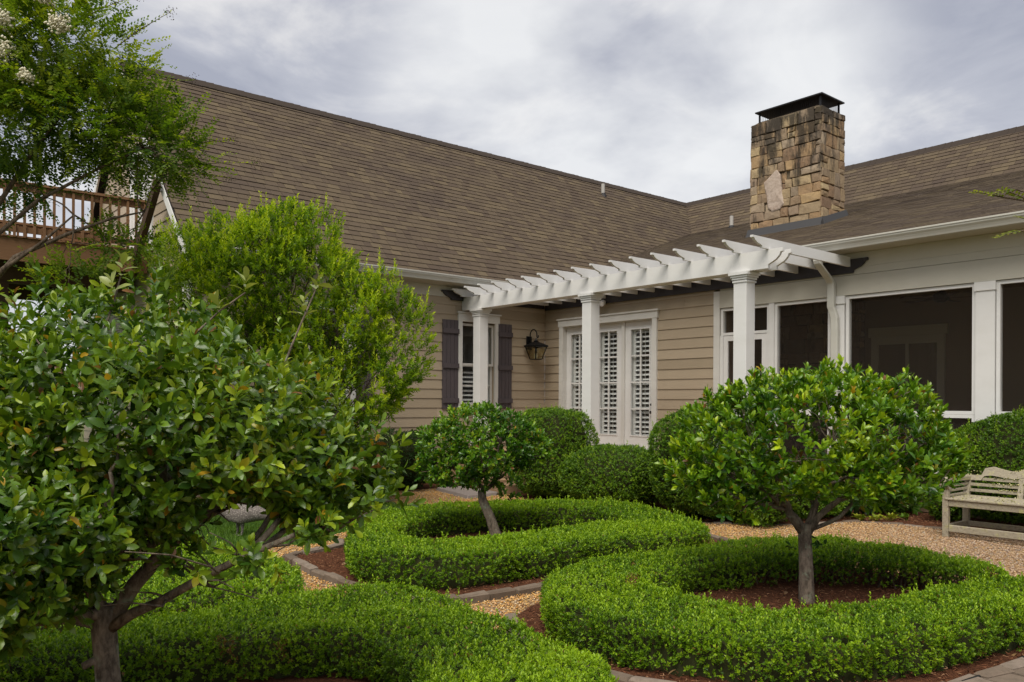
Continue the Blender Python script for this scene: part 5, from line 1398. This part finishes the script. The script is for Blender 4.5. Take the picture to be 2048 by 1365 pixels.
# ---- small leaning tree
r = np.random.default_rng(63); base = (6.03, -6.09, 0)
t1 = thing('leaning_tree', base, 'small evergreen tree with a leaning mottled trunk inside the middle hedge loop', 'tree')
spec = [(-.22, .1, 1.15, .44, .42, .30), (-.55, .1, 1.0, .30, .32, .28), (.10, .1, 1.08, .36, .36, .28), (.34, .1, .98, .20, .26, .20), (-.40, 0, .78, .34, .32, .18), (-.1, -.1, .98, .36, .34, .28), (-.62, .05, .80, .22, .24, .2), (.12, 0, .60, .10, .12, .18), (-.2, 0, .70, .2, .2, .14)]
P, N = crown(base, spec, r, 2000, .08, .25)
ntri += big_leaf_foliage(t1, P, N, r, 8, .055, .058, .45, ((0.026, 0.092, 0.007), (0.090, 0.205, 0.010), (0.270, 0.400, 0.018)), .010, up=.7, spread=.35, a0=68, a1=18)
mb = MB(); mb.tube([rel(base, .02, 0, -.05), rel(base, -.01, 0, .10), rel(base, -.07, 0, .28), rel(base, -.15, 0, .46), rel(base, -.16, 0, .56)], [.070, .058, .050, .046, .04], 12)
mb.build('trunk', M['bark'], t1, smooth=True)
mb = MB(); sel = r.choice(len(P), 80, replace=False); grow(mb, rel(base, -.16, 0, .54), .034, P[sel], r, 0, 4, .09)
mb.build('branches', M['bark2'], t1, smooth=True)

# ---- bright green shrub by the house
def fine_foliage(th, P, N, r, k, slen, ll, lw, cols, up, spread, a0, a1, mname='leaf_soft', tipboost=.5, seed=3, tmpl=(KITE_V, KITE_T)):
    pos, L, nr, ln, wd, t, dd = sprigs(P, N, r, k, slen, ll, lw, up, spread, a0, a1)
    f = .38 + .22 * vnoise(P, 2.4, seed) + r.normal(0, .14, len(P)); f = np.repeat(f, k) + tipboost * (t - .4) + r.normal(0, .1, len(t))
    c = np.where((f < .5)[:, None], lerp_col(cols[0], cols[1], f * 2), lerp_col(cols[1], cols[2], f * 2 - 1))
    V, T, C = leaves(pos, L, nr, ln, wd, *tmpl, c); link('foliage', fast_mesh('foliage', V, T, C), M[mname], th, 'stuff'); return len(T)
r = np.random.default_rng(64); base = (2.15, -6.55, 0)
sh = thing('tall_shrub', base, 'tall bright lime green shrub with upright shoots in front of the long roof', 'shrub')
lumps = [((1.95, -6.95, 3.10), (.80, .80, .85)), ((2.2, -6.55, 3.0), (.85, .85, .80)), ((1.5, -7.4, 2.75), (.85, .85, .75)), ((2.45, -6.15, 2.25), (.74, .7, .66)), ((2.72, -5.85, 2.35), (.62, .62, .78)), ((2.95, -5.55, 2.15), (.55, .55, .85)),
         ((2.5, -6.4, 1.5), (.85, .8, .9)), ((2.92, -5.72, 1.78), (.52, .5, .56)), ((1.7, -7.2, 1.7), (1.0, 1.0, 1.1)), ((2.2, -6.7, 1.0), (.9, .9, .8)), ((2.1, -6.8, 3.55), (.50, .5, .55)), ((1.42, -7.6, 3.25), (.62, .6, .62)), ((1.75, -7.15, 3.55), (.5, .5, .5)), ((2.35, -6.35, 3.5), (.42, .42, .5)), ((3.02, -5.62, 2.72), (.34, .34, .42))]
P, N = lump_points(lumps, 11500, r, .10, .22)
P = P + N * (.16 * vnoise(P, 2.3, 21) + .07 * vnoise(P, 6, 22))[:, None]; k = vnoise(P, 3.2, 23) < .75; P, N = P[k], N[k]
ntri += fine_foliage(sh, P, N, r, 15, .16, .062, .40, ((0.045, 0.105, 0.006), (0.200, 0.325, 0.008), (0.480, 0.570, 0.018)), .65, .34, 66, 26, tipboost=.55)
# upright new shoots that stand out of the outline
k = (N[:, 2] > .05) & (r.random(len(P)) < .16); SPP = P[k]
pos, L, nr, ln, wd, t, dd = sprigs(SPP, np.tile((0, 0, .6), (len(SPP), 1)) + N[k] * .5, r, 20, .30, .058, .38, 1.2, .16, 58, 30)
f = .35 + .65 * t + r.normal(0, .12, len(t))
V, T, C = leaves(pos, L, nr, ln, wd, KITE_V, KITE_T, lerp_col((0.16, 0.28, 0.008), (0.52, 0.60, 0.025), f)); link('new_shoots', fast_mesh('new_shoots', V, T, C), M['leaf_soft'], sh, 'stuff')
mb = MB(); 
for q in range(5):
    a = (base[0] + r.normal(0, .12), base[1] + r.normal(0, .12), 0)
    sel = r.choice(len(P), 34, replace=False); grow(mb, a, .035, P[sel], r, 0, 3, .08, .004, 6)
mb.build('branches', M['bark2'], sh, smooth=True)

# ---- flowering tree with loose sprays on the left
r = np.random.default_rng(65); base = (2.30, -10.9, 0)
cr = thing('flowering_tree', base, 'crape myrtle with cream blossoms and long loose sprays in front of the balcony', 'tree')
lumps = [((2.7, -9.5, 5.35), (.75, .75, .60)), ((2.3, -10.1, 5.2), (.9, .9, .75)), ((2.75, -9.35, 4.6), (.95, .85, .55)), ((3.15, -8.8, 4.35), (.70, .7, .48)), ((2.4, -10.0, 4.5), (1.0, 1.0, .55)), ((3.3, -8.55, 4.2), (.44, .44, .24)),
         ((2.6, -9.9, 3.75), (.5, .5, .16)), ((2.9, -9.3, 2.72), (.62, .62, .16)), ((2.95, -8.95, 3.2), (.34, .34, .14)), ((2.4, -9.9, 5.75), (.55, .55, .4)), ((3.0, -9.0, 4.95), (.40, .4, .34)), ((3.35, -8.75, 2.75), (.4, .4, .2))]
P, N = lump_points(lumps, 3000, r, .20, .55)
k = vnoise(P, 1.9, 77) + .45 * vnoise(P, 4.3, 78) < .78 - .5 * (P[:, 2] < 3.75); P, N = P[k], N[k]
def spray_leaves(P, N, r, k, slen, ll, lw, outw=1.0, up=.22, droop=.10):
    """two ranked leaves along arching sprays"""
    n = len(P); d = unit(N * outw + np.array([0, 0, up]) + r.normal(0, .42, (n, 3))); side = unit(np.cross(d, np.array([0, 0, 1.0]) + r.normal(0, .25, (n, 3)))); upv = np.cross(side, d)
    t = (np.arange(k) + .6) / k; sl = slen * r.uniform(.55, 1.35, (n, 1))
    pos = P[:, None] + d[:, None] * (t * sl)[..., None] - np.array([0, 0, 1.0]) * (droop * sl * t ** 2)[..., None]
    sg = np.where(np.arange(k) % 2, 1, -1.0)[None, :, None]
    L = unit(side[:, None] * sg * .85 + d[:, None] * .55 + r.normal(0, .14, (n, k, 3))); nr = upv[:, None] + r.normal(0, .25, (n, k, 3))
    ln = ll * r.uniform(.7, 1.2, (n, k)) * (1 - .55 * (t - .35) ** 2); wd = ln * lw
    ends = pos[:, -1]
    return pos.reshape(-1, 3), L.reshape(-1, 3), nr.reshape(-1, 3), ln.ravel(), wd.ravel(), np.tile(t, n), ends
def spray_foliage(th, P, N, r, k, slen, ll, lw, cols, seed=4, **kw):
    pos, L, nr, ln, wd, t, ends = spray_leaves(P, N, r, k, slen, ll, lw, **kw)
    f = .36 + .25 * vnoise(P, 1.6, seed) + r.normal(0, .16, len(P)); f = np.repeat(f, k) + .4 * (t - .5) + r.normal(0, .1, len(t))
    c = np.where((f < .5)[:, None], lerp_col(cols[0], cols[1], f * 2), lerp_col(cols[1], cols[2], f * 2 - 1))
    V, T, C = leaves(pos, L, nr, ln, wd, KITE_V, KITE_T, c); link('foliage', fast_mesh('foliage', V, T, C), M['leaf_soft'], th, 'stuff'); return len(T), ends
CRC = ((0.040, 0.090, 0.010), (0.140, 0.215, 0.014), (0.38, 0.42, 0.030))
a, ends = spray_foliage(cr, P, N, r, 20, .34, .056, .52, CRC); ntri += a
# long arching sprays that stand out of the crown
LP = np.array([(2.95, -9.05, 5.35), (3.05, -8.85, 4.75), (3.1, -8.75, 4.98), (3.35, -8.45, 4.30), (3.4, -8.4, 4.08), (3.3, -8.5, 4.0), (2.75, -9.35, 5.65), (2.5, -9.75, 5.95)]); LN = np.array([(.55, .75, .45), (.6, .8, .1), (.6, .8, .2), (.6, .75, .25), (.6, .75, .15), (.55, .8, .1), (.4, .6, .7), (.2, .2, 1.0)])
pos, L, nr, ln, wd, t, le = spray_leaves(LP, LN * 2.5, r, 30, .60, .058, .46, droop=.12)
V, T, C = leaves(pos, L, nr, ln, wd, KITE_V, KITE_T, lerp_col(CRC[0], CRC[2], r.random(len(t)))); link('long_spray', fast_mesh('long_spray', V, T, C), M['leaf_soft'], cr, 'stuff')
mb = MB()
for i in range(len(LP)): mb.tube([LP[i], pos[i * 30 + 8], pos[i * 30 + 16], pos[i * 30 + 29]], [.006, .005, .004, .002], 5)
F0 = (2.42, -10.5, 1.6)
mb.tube([base, (2.36, -10.75, .8), F0], [.075, .065, .055], 10)
for pts, r0 in (([F0, (2.54, -10.24, 2.58), (2.66, -10.05, 2.85), (2.85, -9.75, 3.12), (3.0, -9.45, 3.45)], .042), ([F0, (2.5, -10.2, 2.6), (2.72, -9.95, 2.98), (2.95, -9.5, 3.25), (3.1, -9.1, 3.45), (3.2, -8.8, 3.55)], .038),
               ([F0, (2.3, -10.4, 2.8), (2.5, -10.1, 3.5), (2.7, -9.8, 4.1), (2.8, -9.5, 4.6)], .045), ([F0, (2.2, -10.5, 3.0), (2.2, -10.3, 4.0), (2.35, -10.0, 5.0)], .045), ([F0, (2.45, -10.2, 3.1), (2.75, -9.75, 3.6), (3.0, -9.2, 4.0), (3.2, -8.8, 4.25)], .032)):
    mb.tube(pts, np.linspace(r0, .008, len(pts)), 8)
    q = np.array(pts[-1]); dd_ = np.linalg.norm(P - q, axis=1); near = P[np.argsort(dd_)[:160]]; grow(mb, q, .012, near[r.choice(len(near), 22, replace=False)], r, 1, 3, .08, .0025, 5)
mb.build('branches', M['bark2'], cr, smooth=True)
# cream blossom heads, each a panicle of small florets
OCT_V = np.array([(1, 0, 0), (-1, 0, 0), (0, 1, 0), (0, -1, 0), (0, 0, 1), (0, 0, -1)], float); OCT_T = np.array([(0, 2, 4), (2, 1, 4), (1, 3, 4), (3, 0, 4), (2, 0, 5), (1, 2, 5), (3, 1, 5), (0, 3, 5)])
for bx, by, bz, s in ((2.55, -9.62, 5.30, .15), (2.57, -9.60, 4.98, .16), (2.95, -9.15, 5.25, .11), (2.82, -9.28, 5.55, .11), (2.9, -9.3, 5.85, .12), (2.2, -10.1, 5.8, .13), (2.75, -9.4, 4.72, .08)):
    n = 260; u = r.normal(0, .42, (n, 3)) * s * np.array([1, 1, .8]); sz = r.uniform(.009, .019, n)
    c0 = np.array([bx, by, bz]) - FWD * .75 - RGT * .08
    V = (c0 + u)[:, None] + OCT_V[None] * sz[:, None, None]; T = (OCT_T[None] + (np.arange(n) * 6)[:, None, None]).reshape(-1, 3)
    link('blossom', fast_mesh('blossom', V.reshape(-1, 3), T), M['bloom'], cr, 'stuff')
# seed heads at the tips of the long sprays
n = 40; V, T = [], []
for e_ in le:
    u = e_ + unit(r.normal(size=(n, 3))) * r.uniform(.02, .09, (n, 1)); V.append((u[:, None] + OCT_V[None] * .006).reshape(-1, 3)); T.append((OCT_T[None] + (np.arange(n) * 6)[:, None, None]).reshape(-1, 3) + (len(V) - 1) * n * 6)
link('seed_head', fast_mesh('seed_head', np.concatenate(V), np.concatenate(T)), M['bark2'], cr, 'stuff')

# ---- sprays of a second flowering tree reaching in from the side
r = np.random.default_rng(66); base = (12.4, -4.6, 0)
c2 = thing('flowering_tree', base, 'sprays of a second crape myrtle reaching in over the porch gutter', 'tree')
RP = np.array([(10.72, -5.86, 2.76), (10.78, -5.84, 2.80), (10.85, -5.72, 2.72), (10.80, -5.80, 2.55), (10.86, -5.70, 2.60), (10.95, -5.6, 2.72), (11.05, -5.5, 2.7)]); 
RN = np.array([(-.72, -.60, .35), (-.65, -.7, .1), (-.5, -.8, .3), (-.75, -.62, -.12), (-.6, -.7, .15), (-.3, -.9, .4), (.2, -.9, .3)])
pos, L, nr, ln, wd, t, le = spray_leaves(RP, RN * 3, r, 22, .24, .034, .5, droop=.1, up=0)
V, T, C = leaves(pos, L, nr, ln, wd, KITE_V, KITE_T, lerp_col((0.05, 0.11, 0.012), (0.27, 0.29, 0.03), r.random(len(t)) * .5 + .5 * t)); link('foliage', fast_mesh('foliage', V, T, C), M['leaf_soft'], c2, 'stuff')
mb = MB()
for i in range(len(RP)): mb.tube([(11.35, -5.2, 2.6), RP[i], pos[i * 22 + 10], pos[i * 22 + 21]], [.008, .005, .003, .0015], 5)
mb.tube([base, (12.2, -4.8, 1.2), (11.8, -5.0, 2.2), (11.35, -5.2, 2.6)], [.06, .05, .03, .012], 8)
mb.tube([(12.2, -4.8, 1.2), (12.4, -4.7, 2.4), (12.6, -4.3, 3.6)], [.04, .03, .012], 8)
mb.build('branches', M['bark2'], c2, smooth=True)
P, N = lump_points([((12.9, -4.2, 3.9), (.8, .8, .7)), ((12.9, -4.4, 3.2), (.6, .6, .4))], 350, r, .2, .5)
a, _ = spray_foliage(c2, P, N, r, 18, .3, .044, .5, CRC)

# ---- low plants in the bed by the porch
def strap_plant(label, c, n, ll, lw, cols, seed, name='strap_plant', cat='plant', rise=1.0, group=None):
    r = np.random.default_rng(seed); th = thing(name, (*c, 0), label, cat, group); k = 7; V, F, C = [], [], []
    for i in range(n):
        a = r.uniform(0, 6.28); L = ll * r.uniform(.7, 1.15); d = np.array([math.cos(a), math.sin(a), 0]); s = np.array([-d[1], d[0], 0]); lean = r.uniform(.35, 1.0); b = np.array([c[0], c[1], .0]) + np.r_[r.normal(0, ll * .12, 2), 0]
        P = []
        for j in range(k):
            t = j / (k - 1); P.append(b + d * L * t * lean * .8 + np.array([0, 0, L * (rise * t - .75 * lean * rise * t * t)]))
        col = lerp_col(cols[0], cols[1], np.array([r.random()]))[0]; vs = []
        for j in range(k):
            t = j / (k - 1); w = lw * L * math.sin(math.pi * min(1, (t * .92 + .06))) ** .8
            vs += [P[j] + s * w + (0, 0, w * .25), P[j], P[j] - s * w + (0, 0, w * .25)]
        me_b = len(V) * k * 3; V.append(np.array(vs)); C.append(np.tile(col, (k * 3, 1)))
        for j in range(k - 1):
            q = me_b + j * 3; F += [(q, q + 1, q + 4, q + 3), (q + 1, q + 2, q + 5, q + 4)]
    link('leaf_rosette', fast_mesh('leaf_rosette', np.concatenate(V), np.array(F), np.concatenate(C)), M['leaf_gloss'], th, 'stuff', smooth=True)
    return th
DK = ((0.015, 0.045, 0.012), (0.04, 0.10, 0.025))
strap_plant('dark strap leaved plant beside the stone footing under the porch', (7.42, -.95), 30, .50, .085, DK, 71, group='dark strap leaved plants in the bed')
strap_plant('dark strap leaved plant closest to the umbrella shaped tree', (7.22, -1.30), 26, .46, .085, DK, 72, group='dark strap leaved plants in the bed')
YL = ((0.10, 0.16, 0.012), (0.34, 0.34, 0.03))
for i, (x, y, lb) in enumerate(((7.55, -1.42, 'yellow green tuft at the end of the row nearest the steps'), (7.68, -1.30, 'brightest yellow green tuft, second from the steps end of the row'), (7.80, -1.14, 'yellow green tuft, third from the steps end of the row'), (7.90, -.95, 'greener tuft at the bench end of the row of yellow plants'))):
    strap_plant(lb, (x, y), 26, .17, .10, YL if i < 3 else ((0.05, 0.12, 0.012), (0.2, 0.28, 0.03)), 80 + i, 'yellow_tuft', 'plant', .8, 'yellow green tufts at the gravel edge')

# ================================================================ bench
bn = thing('garden_bench', (8.72, -1.85, 0), 'weathered lichen covered bench with a wavy carved backrest on the gravel', 'bench')
BX, BY, BLN, BDP = 8.72, -1.86, 1.95, .60
def bb(x0, x1, y0, y1, z0, z1, name, **k): return MB().box(BX + x0, BX + x1, BY + y0, BY + y1, z0, z1).build(name, M['bench'], bn, bevel=.004)
lw_ = .062
for x in (0, BLN - lw_):
    bb(x, x + lw_, 0, lw_, 0, .585, 'leg')
    MB().prism([(BX + x, BY + BDP - .05, 0), (BX + x, BY + BDP + .012, 0), (BX + x, BY + BDP + .012, .42), (BX + x, BY + BDP + .10, .66), (BX + x, BY + BDP + .04, .66), (BX + x, BY + BDP - .05, .42)], (lw_, 0, 0)).build('leg', M['bench'], bn)
    bb(x + .012, x + .05, lw_ + .001, BDP - .052, .075, .135, 'stretcher')
    bb(x + .012, x + .05, lw_ + .001, BDP - .052, .335, .405, 'seat_rail')
    # arm: scroll at the front, curved top and three side slats
    s_ = MB().tube([(BX + x - .012, BY + .025, .600), (BX + x + lw_ + .014, BY + .025, .600)], .068, 18).build('arm_scroll', M['bench'], bn)
    MB().prism([(BX + x, BY + .06, .635), (BX + x, BY + .2, .655), (BX + x, BY + .36, .652), (BX + x, BY + BDP + .04, .645), (BX + x, BY + BDP + .04, .605), (BX + x, BY + .36, .61), (BX + x, BY + .2, .612), (BX + x, BY + .06, .59)], (lw_, 0, 0)).build('arm', M['bench'], bn)
    for z in (.455, .51, .562): bb(x + .018, x + .044, lw_ + .001, BDP - .0, z - .014, z + .014, 'arm_slat')
bb(lw_ + .001, BLN - lw_ - .001, .008, .045, .345, .415, 'front_rail'); bb(lw_ + .001, BLN - lw_ - .001, BDP - .045, BDP - .008, .345, .415, 'back_rail')
bb(lw_ + .001, BLN - lw_ - .001, .012, .048, .062, .135, 'stretcher'); bb(lw_ + .001, BLN - lw_ - .001, BDP - .048, BDP - .012, .075, .135, 'stretcher')
for k in range(7): bb(.03, BLN - .03, -.012 + k * .083, .056 + k * .083, .4165, .437, 'seat_slat')
yb = lambda z: BY + BDP - .02 + (z - .42) * .33
CREST = [(.0, .655), (.10, .66), (.17, .665), (.20, .745), (.28, .765), (.36, .745), (.46, .725), (.55, .73), (.62, .765), (.68, .83), (.80, .87), (.90, .93), (.975, .945)]
CREST = CREST + [(BLN - u, z) for u, z in CREST[::-1][1:]]
lowc = [(u, min(z - .055, .60 + (z - .655) * .62)) for u, z in CREST]
mb = MB(); n = len(CREST)
vs = []
for (u, z), (u2, z2) in zip(CREST, lowc): vs += [(BX + u, yb(z) - .022, z), (BX + u, yb(z) + .022, z), (BX + u, yb(z2) + .022, z2), (BX + u, yb(z2) - .022, z2)]
fs = [(3, 2, 1, 0), (4 * n - 4, 4 * n - 3, 4 * n - 2, 4 * n - 1)]
for i in range(n - 1):
    for k in range(4): fs.append((4 * i + k, 4 * i + (k + 1) % 4, 4 * i + 4 + (k + 1) % 4, 4 * i + 4 + k))
mb.add(vs, fs).build('crest_rail', M['bench'], bn)
for u in (.56, .93, 1.33):
    zt = np.interp(u + .03, [c[0] for c in CREST], [c[1] for c in CREST]) - .03
    MB().hexa([(BX + u, yb(.43) - .018, .43), (BX + u + .055, yb(.43) - .018, .43), (BX + u + .055, yb(.43) + .018, .43), (BX + u, yb(.43) + .018, .43), (BX + u, yb(zt) - .018, zt), (BX + u + .055, yb(zt) - .018, zt), (BX + u + .055, yb(zt) + .018, zt), (BX + u, yb(zt) + .018, zt)]).build('back_upright', M['bench'], bn)
for z in (.49, .555, .62, .685, .75):
    a_, b_ = (.05, BLN - .05) if z < .63 else ((.25, BLN - .25) if z < .7 else (.66, BLN - .66))
    MB().hexa([(BX + a_, yb(z) - .011, z - .016), (BX + b_, yb(z) - .011, z - .016), (BX + b_, yb(z) + .011, z - .016), (BX + a_, yb(z) + .011, z - .016), (BX + a_, yb(z) - .008, z + .016), (BX + b_, yb(z) - .008, z + .016), (BX + b_, yb(z) + .013, z + .016), (BX + a_, yb(z) + .013, z + .016)]).build('back_slat', M['bench'], bn)
r = np.random.default_rng(91); n = 1500; V = []
px = r.uniform(0, BLN, n); pz = r.choice([.437, .49 + .02, .575, .64, .70, -1], n, p=[.3, .2, .2, .1, .05, .15])
zc_ = np.interp(px, [c[0] for c in CREST], [c[1] for c in CREST]); pz = np.where(pz < 0, zc_, pz)
py = np.where(pz == .437, r.uniform(BY, BY + BDP - .05, n), [yb(z) - .016 for z in pz])
keep = (vnoise(np.c_[px, pz, py], 9, 9) > -.2); px, py, pz = px[keep], py[keep], pz[keep]; n = len(px)
V = np.c_[BX + px, py, pz + r.normal(0, .006, n)][:, None] + unit(r.normal(size=(n, 6, 3))) * r.uniform(.004, .014, (n, 1, 1))
link('lichen', fast_mesh('lichen', V.reshape(-1, 3), (OCT_T[None] + (np.arange(n) * 6)[:, None, None]).reshape(-1, 3)), M['lichen'], bn, 'stuff')

# ================================================================ guinea fowl on the lawn
gf = thing('guinea_fowl', (3.9, -8.0, 0), 'speckled grey guinea fowl standing on the lawn behind the low branches', 'bird')
c0 = np.array([3.88, -7.98, 0])
def fb(a, b, z): return tuple(c0 + RGT * a + FWD * b + np.array([0, 0, z]))
sk = [(fb(.34, .02, .20), .03), (fb(.24, .02, .235), .075), (fb(.10, .01, .255), .125), (fb(-.06, .0, .26), .130), (fb(-.20, -.01, .285), .085), (fb(-.27, -.01, .36), .045), (fb(-.30, -.01, .45), .030), (fb(-.325, -.01, .475), .032), (fb(-.375, -.01, .465), .008),
      (fb(-.03, .03, .15), .028), (fb(-.03, .03, .06), .013), (fb(-.04, .03, .008), .013), (fb(.04, -.03, .15), .028), (fb(.04, -.03, .06), .013), (fb(.03, -.03, .008), .013), (fb(-.09, .03, .006), .008), (fb(-.02, -.03, .006), .008)]
ed = [(0, 1), (1, 2), (2, 3), (3, 4), (4, 5), (5, 6), (6, 7), (7, 8), (3, 9), (9, 10), (10, 11), (3, 12), (12, 13), (13, 14), (11, 15), (14, 16)]
me = bpy.data.meshes.new('guinea_fowl'); me.from_pydata([p for p, _ in sk], ed, []); me.update()
o = link('body', me, M['fowl'], gf); me.materials.append(M['hose']); me.materials.append(M['fowl_skin'])
m_ = o.modifiers.new('skin', 'SKIN'); m_.use_smooth_shade = True
for i, (p, rad) in enumerate(sk): me.skin_vertices[0].data[i].radius = (rad, rad)
me.skin_vertices[0].data[3].use_root = True
m2 = o.modifiers.new('sub', 'SUBSURF'); m2.levels = 2; m2.render_levels = 2
MB().tube([fb(-.315, -.012, .50), fb(-.318, -.012, .535)], [.014, .006], 8).build('casque', M['fowl_skin'], gf)

# ================================================================ grass, pebbles, mulch chips
r = np.random.default_rng(101)
P = r.uniform((0, -12), (4.95, -4.9), (150000, 2)); k = inside(P, np.array(LAWN)) & near_view(P); P = P[k][:60000]; n = len(P)
d = unit(np.c_[r.normal(0, .45, (n, 2)), np.ones(n)]); hgt = r.uniform(.03, .075, n); s = unit(np.c_[r.normal(size=(n, 2)), np.zeros(n)]) * .0035
b = np.c_[P, np.zeros(n)]; V = np.stack([b - s, b + s, b + d * hgt[:, None]], 1); f = .45 + .3 * vnoise(P, 2.2, 3) + r.normal(0, .2, n)
C = np.repeat(lerp_col((0.025, 0.07, 0.008), (0.13, 0.23, 0.02), f), 3, 0)
tag(link('grass', fast_mesh('grass', V.reshape(-1, 3), np.arange(3 * n).reshape(-1, 3), C), M['blade'], None, 'stuff'), 'short green lawn grass around the guinea fowl', 'grass')
P = r.uniform((1.0, -11), (12.3, -1.1), (400000, 2)); k = inside(P, np.array(GRAVEL)) & near_view(P)
P = P[k]
for bp in (BED1, BED2, BED3, BED4, LAWN): P = P[~inside(P, chaikin(bp, 1))]
P = P[:62000]; n = len(P); sz = r.uniform(.005, .011, n)
q = unit(r.normal(size=(n, 3))); ax = np.c_[np.cos(an_ := r.uniform(0, 6.28, n)), np.sin(an_)]
sc = np.stack([sz * r.uniform(.9, 1.5, n), sz * r.uniform(.7, 1.0, n), sz * r.uniform(.5, .8, n)], 1)
O = OCT_V[None] * sc[:, None]; X = O[..., 0] * ax[:, None, 0] - O[..., 1] * ax[:, None, 1]; Y = O[..., 0] * ax[:, None, 1] + O[..., 1] * ax[:, None, 0]
V = np.stack([X + P[:, None, 0], Y + P[:, None, 1], O[..., 2] + r.uniform(-.002, .008, n)[:, None]], -1)
tag(link('gravel', fast_mesh('gravel', V.reshape(-1, 3), (OCT_T[None] + (np.arange(n) * 6)[:, None, None]).reshape(-1, 3)), M['pebble'], None, 'stuff', smooth=True), 'loose golden pea gravel on the garden paths', 'gravel')
P = r.uniform((3.5, -9), (12, -.3), (120000, 2)); k = np.zeros(len(P), bool)
for bp in (BED1, BED2, BED3): k |= inside(P, chaikin(bp, 1))
kh = inside(P, np.array(HOUSEBED)) & (P[:, 0] > 5.5); P = P[(k | kh) & near_view(P)][:26000]; n = len(P)
an_ = r.uniform(0, 6.28, n); tl = r.normal(0, .35, n); L = r.uniform(.014, .060, n)
d = np.c_[np.cos(an_) * np.cos(tl), np.sin(an_) * np.cos(tl), np.sin(tl)]; s = np.c_[-np.sin(an_), np.cos(an_), np.zeros(n)] * r.uniform(.002, .006, n)[:, None]; u = np.array([0, 0, .003])
c = np.c_[P, r.uniform(.022, .045, n)]; V = np.stack([c - d * L[:, None] / 2 - s, c - d * L[:, None] / 2 + s, c - d * L[:, None] / 2 + u, c + d * L[:, None] / 2], 1)
tag(link('mulch_chips', fast_mesh('mulch_chips', V.reshape(-1, 3), (np.array([(0, 1, 2), (1, 0, 3), (2, 1, 3), (0, 2, 3)])[None] + (np.arange(n) * 4)[:, None, None]).reshape(-1, 3)), M['chip'], None, 'stuff'), 'reddish brown shredded bark mulch in the beds', 'mulch')
# leaf litter on gravel and mulch
P = r.uniform((3.5, -9.5), (12, -1.2), (3000, 2)); P = P[(inside(P, np.array(GRAVEL)) | inside(P, np.array(BED2))) & near_view(P)][:520]; n = len(P); an_ = r.uniform(0, 6.28, n)
V, T, C = leaves(np.c_[P, r.uniform(.014, .05, n)], np.c_[np.cos(an_), np.sin(an_), r.normal(0, .25, n)], np.c_[r.normal(0, .4, (n, 2)), np.ones(n)], r.uniform(.025, .06, n), r.uniform(.012, .026, n), BL_V, BL_T, lerp_col((0.10, 0.05, 0.022), (0.36, 0.22, 0.10), r.random(n)))
tag(link('leaf_litter', fast_mesh('leaf_litter', V, T, C), M['leaf_box'], None, 'stuff'), 'dry brown leaves scattered over the gravel and mulch', 'leaf litter')
# a few fallen leaves
for (x, y, z, lb) in ((10.78, -6.55, .22, 'single orange leaf fallen on the near face of the hedge'), (10.02, -6.35, .05, 'pale fallen leaf on the mulch beside the upright trunk'), (7.55, -8.02, .06, 'brown fallen leaf on the mulch in front of the middle hedge loop')):
    t = thing('fallen_leaf', (x, y, z), lb, 'leaf')
    me = fast_mesh('leaf', BL_V * (.06, .035, .06), BL_T, np.tile((0.42, 0.17, 0.06) if x > 10.5 else ((0.45, 0.36, 0.26) if x > 9 else (.2, .1, .05)), (len(BL_V), 1))); me.materials.append(M['leaf_gloss'])
    o = link('blade', me, None, t, local=True); o.rotation_euler = (random.uniform(-.5, .5), random.uniform(-.6, .2), random.uniform(0, 6))
print('leaf tris', ntri)
